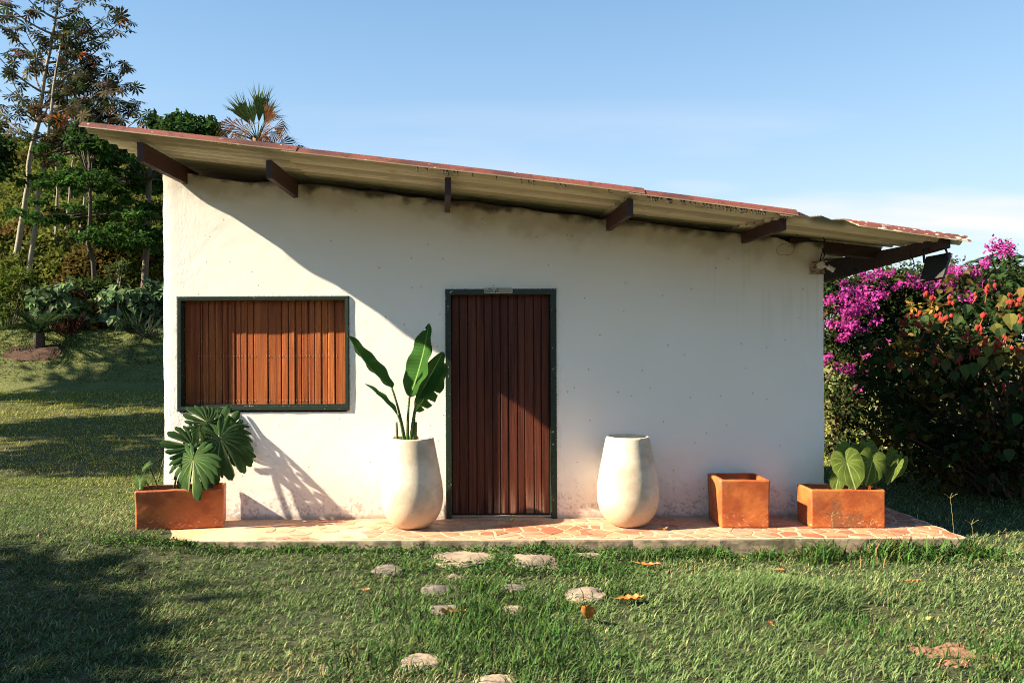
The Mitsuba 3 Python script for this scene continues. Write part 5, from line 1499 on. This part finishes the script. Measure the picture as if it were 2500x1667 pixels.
hedge('bougainvillea', 10.2, 4.7, 3.6, 1.6, 2.40, 220, 80, 'tall magenta flowering shrub behind the red-fruited shrub at the right edge',
      [(2225, 680, 22, 46, 3.9), (2245, 700, 18, 40, 3.9), (2215, 700, 14, 24, 3.9), (2310, 650, 14, 26, 4.0), (2325, 665, 14, 30, 4.0), (2310, 700, 16, 34, 3.9), (2318, 720, 14, 26, 3.9), (2380, 690, 18, 44, 3.9), (2400, 700, 18, 44, 3.9), (2370, 715, 16, 36, 3.9), (2360, 730, 14, 26, 3.9), (2412, 685, 14, 30, 3.9),
       (2430, 618, 10, 20, 4.1), (2450, 610, 10, 20, 4.1), (2415, 640, 8, 14, 4.1), (2445, 602, 8, 14, 4.1), (2460, 600, 6, 10, 4.1), (2270, 715, 10, 14, 3.9), (2290, 690, 8, 12, 3.9)], bare=((2465, 598), (2440, 606), (2318, 640), (2330, 646), (2260, 660)))

# red-fruited shrub close by
K = 'red_fruit_shrub'
r = np.random.default_rng(121)
EC, ER = np.array([6.25, 1.75, 1.20]), np.array([1.75, 1.45, 1.30])


def front_of(u, v, out=1.0):
    """First point of the shrub's outline that the photograph shows at a pixel."""
    a, b = at(u, v, -2.0), at(u, v, 4.0)
    t = np.linspace(0, 1, 400)[:, None]; P = a + (b - a) * t
    q = (((P - EC) / (ER * out)) ** 2).sum(1)
    return P[np.argmax(q < 1)] if (q < 1).any() else P[np.argmin(q)]


st, lf = MB(), MB()
cl = EC + rand_dirs(300, r) * ER * r.uniform(0.55, 1.0, (300, 1))
cl = cl[cl[:, 2] > 0.12]
for q in cl[::4]:
    b = EC + [r.normal(0, .25), r.normal(0, .2), 0]; b[2] = -0.05
    st.add(*tube(bez(b, [(b[0] + q[0]) / 2, (b[1] + q[1]) / 2, q[2] * .75], q, 9), np.linspace(0.028, 0.008, 9), 5), (0.12, 0.07, 0.045))
cols = np.where(r.random((len(cl), 1)) < 0.25, (0.12, 0.085, 0.025), (0.026, 0.046, 0.016)) * (1 + .2 * r.normal(size=(len(cl), 1)))
crown(lf, cl, 0.26, 26, 0.095, 0.065, np.clip(cols, .01, .5), r, 0.9, 0.55, big=True)
st.put('stems', 'bark_bsdf', K, True); lf.put('foliage', 'leaf_bsdf', K)
for (u, v, L, yel) in ((2465, 765, .19, 1), (2428, 790, .16, 1), (2440, 800, .15, 0), (2412, 845, .14, 1), (2398, 870, .15, 1), (2425, 875, .15, 0), (2440, 870, .14, 1), (2357, 890, .16, 0), (2382, 885, .17, 0), (2343, 770, .14, 0), (2358, 742, .15, 0), (2255, 770, .12, 0), (2280, 790, .12, 0), (2270, 870, .14, 0), (2195, 870, .12, 0),
                       (2480, 790, .13, 0), (2450, 720, .12, 1), (2500, 735, .13, 1), (2490, 870, .14, 1), (2215, 900, .13, 0), (2260, 905, .12, 0), (2310, 880, .14, 0), (2330, 860, .13, 0), (2280, 825, .13, 0), (2240, 820, .12, 0), (2470, 940, .14, 0), (2450, 905, .13, 0), (2465, 1095, .15, 0), (2485, 1010, .14, 0), (2330, 905, .13, 0)):
    p0 = front_of(u, v, 1.04); mb = MB()
    broad(mb, p0[None], norm(np.array([[r.normal(0, .35), -0.25, -1.0]])), norm(np.array([[-0.35 + r.normal(0, .3), -1.0, 0.5]])), L * 0.9, L * 0.72, np.array([[0.15, 0.15, 0.04]]) if yel else jitter((0.055, 0.095, 0.035), 1, .2, r))
    mb.put('leaf', 'leaf_bsdf', K)
pod = trimesh.creation.icosphere(2, 1.0)
for (px, py) in ((325, 490), (300, 555), (490, 570), (735, 590), (915, 440), (980, 480), (1050, 220), (775, 175), (1465, 615), (1260, 735), (825, 835), (605, 910), (1840, 740), (1680, 865), (1740, 860), (1500, 785), (1330, 950), (1395, 935), (820, 1060), (1160, 1045), (190, 1135), (1830, 1465), (2080, 1430), (1520, 445),
                 (2050, 460), (1430, 120), (1640, 40), (2040, 930), (660, 660), (330, 680), (560, 400), (480, 440), (1900, 180), (1960, 210), (660, 120), (2060, 200), (1560, 110), (440, 1170)):
    u, v = 2150 + px / 6.031, 700 + py / 6.031
    p0 = front_of(u, v, 1.03); mb = MB()
    for k in range(int(r.integers(2, 5))):
        q = pod.vertices * [0.016, 0.016, 0.024] * r.uniform(0.8, 1.2) * (1 + 0.30 * (r.random((len(pod.vertices), 1)) - 0.4))
        mb.add(q + p0 + r.normal(size=3) * [0.026, 0.015, 0.022], pod.faces, np.clip(np.array([0.25, 0.022, 0.010]) * r.uniform(.7, 1.2), 0, 1))
    mb.add(*tube([p0, p0 + [r.normal(0, .03), 0.03, -0.09]], 0.004, 5), (0.30, 0.08, 0.03))
    mb.put('fruit_cluster', 'bark_bsdf', K)
tag(K, 'leafy shrub with clusters of spiky red fruit at the right edge beside the terrace', 'shrub')
# yellowing curled sprays on it
mb = MB()
for (u, v) in ((2190, 835), (2205, 845), (2220, 838), (2235, 850), (2215, 860), (2310, 865), (2320, 870), (2230, 745), (2280, 750)):
    crown(mb, front_of(u, v, 1.05)[None], 0.06, 16, 0.06, 0.03, (0.30, 0.19, 0.04), r)
k = mb.put('dry_spray', 'leaf_bsdf', K); labels[k] = {'kind': 'stuff'}

# feathery tree beyond
K = 'feathery_tree'; r = np.random.default_rng(131)
yF = 9.5
mb = MB(); b = at(2440, 900, yF); b[2] = -0.1
tip = at(2440, 690, yF)
mb.add(*tube(wander(b, tip, r, 9, .03), np.linspace(.09, .05, 9), 7), (0.10, 0.08, 0.06)); mb.put('trunk', 'bark_bsdf', K, True)
lf = MB()
for (u, v) in ((2385, 640), (2400, 650), (2415, 632), (2430, 660), (2450, 640), (2470, 628), (2490, 640), (2505, 630), (2460, 665), (2485, 660), (2410, 680), (2440, 690), (2480, 690), (2510, 670), (2395, 660), (2520, 650), (2455, 620), (2425, 645), (2440, 672), (2500, 690)):
    c = at(u, v, yF + r.uniform(-.6, .6))
    lf.add(*tube(bez(tip, (tip + c) / 2 + [0, 0, .15], c, 7), np.linspace(.025, .008, 7), 5), (0.06, 0.05, 0.03))
    for k in range(7):
        a = r.uniform(0, 2 * np.pi)
        frond(lf, c, (math.cos(a), math.sin(a)), r.uniform(.3, .5), r, up=0.35, droop=0.7, n=16, leaf=0.10, w=0.022, col=(0.035, 0.08, 0.024), ang=1.2)
lf.put('crown', 'leaf_bsdf', K)
tag(K, 'feathery green tree top at the right edge behind the magenta shrub', 'tree')


# ------------------------------------------------------------------ garden trees outside the picture that shade the lawn, and an added row behind
def shade_tree(x, y, z, rx, rz, label, seed, n=170, leaf=0.34):
    r = np.random.default_rng(seed)
    c = blob((x, y, z), (rx, rx, rz), n, r, 0.35)
    tree('garden_tree', (x, y, 0), (x, y, z - 0.2 * rz), 0.2, c, 0.2 * rx + 0.25, 34, leaf, leaf * .55, (0.035, 0.065, 0.02), label, 'tree', seed)


shade_tree(-12.8, -4.95, 5.0, 2.2, 1.4, 'garden tree left of the picture that shades the lower left lawn', 201, 420)
shade_tree(-15.0, 2.4, 7.0, 1.8, 1.2, 'garden tree left of the picture, nearest of three shading the side lawn', 202, 64)
shade_tree(-17.5, 5.2, 7.6, 1.5, 1.1, 'garden tree left of the picture, middle of three shading the side lawn', 203, 70)
shade_tree(-20.0, 9.3, 9.4, 2.3, 1.7, 'garden tree left of the picture, farthest of three shading the side lawn', 204, 120)
for k, (x, y) in enumerate(((-14, -19), (-6, -22), (2, -20), (10, -21), (17, -16))):  # unseen row added behind the camera to cut sky light on the wall
    shade_tree(x, y, 3.2, 3.6, 2.6, ('added tree behind the viewpoint, far left', 'added tree behind the viewpoint, left', 'added tree straight behind the viewpoint', 'added tree behind the viewpoint, right', 'added tree behind the viewpoint, far right')[k] + ' of five in a row that cut the sky light', 211 + k, 230, 0.5)
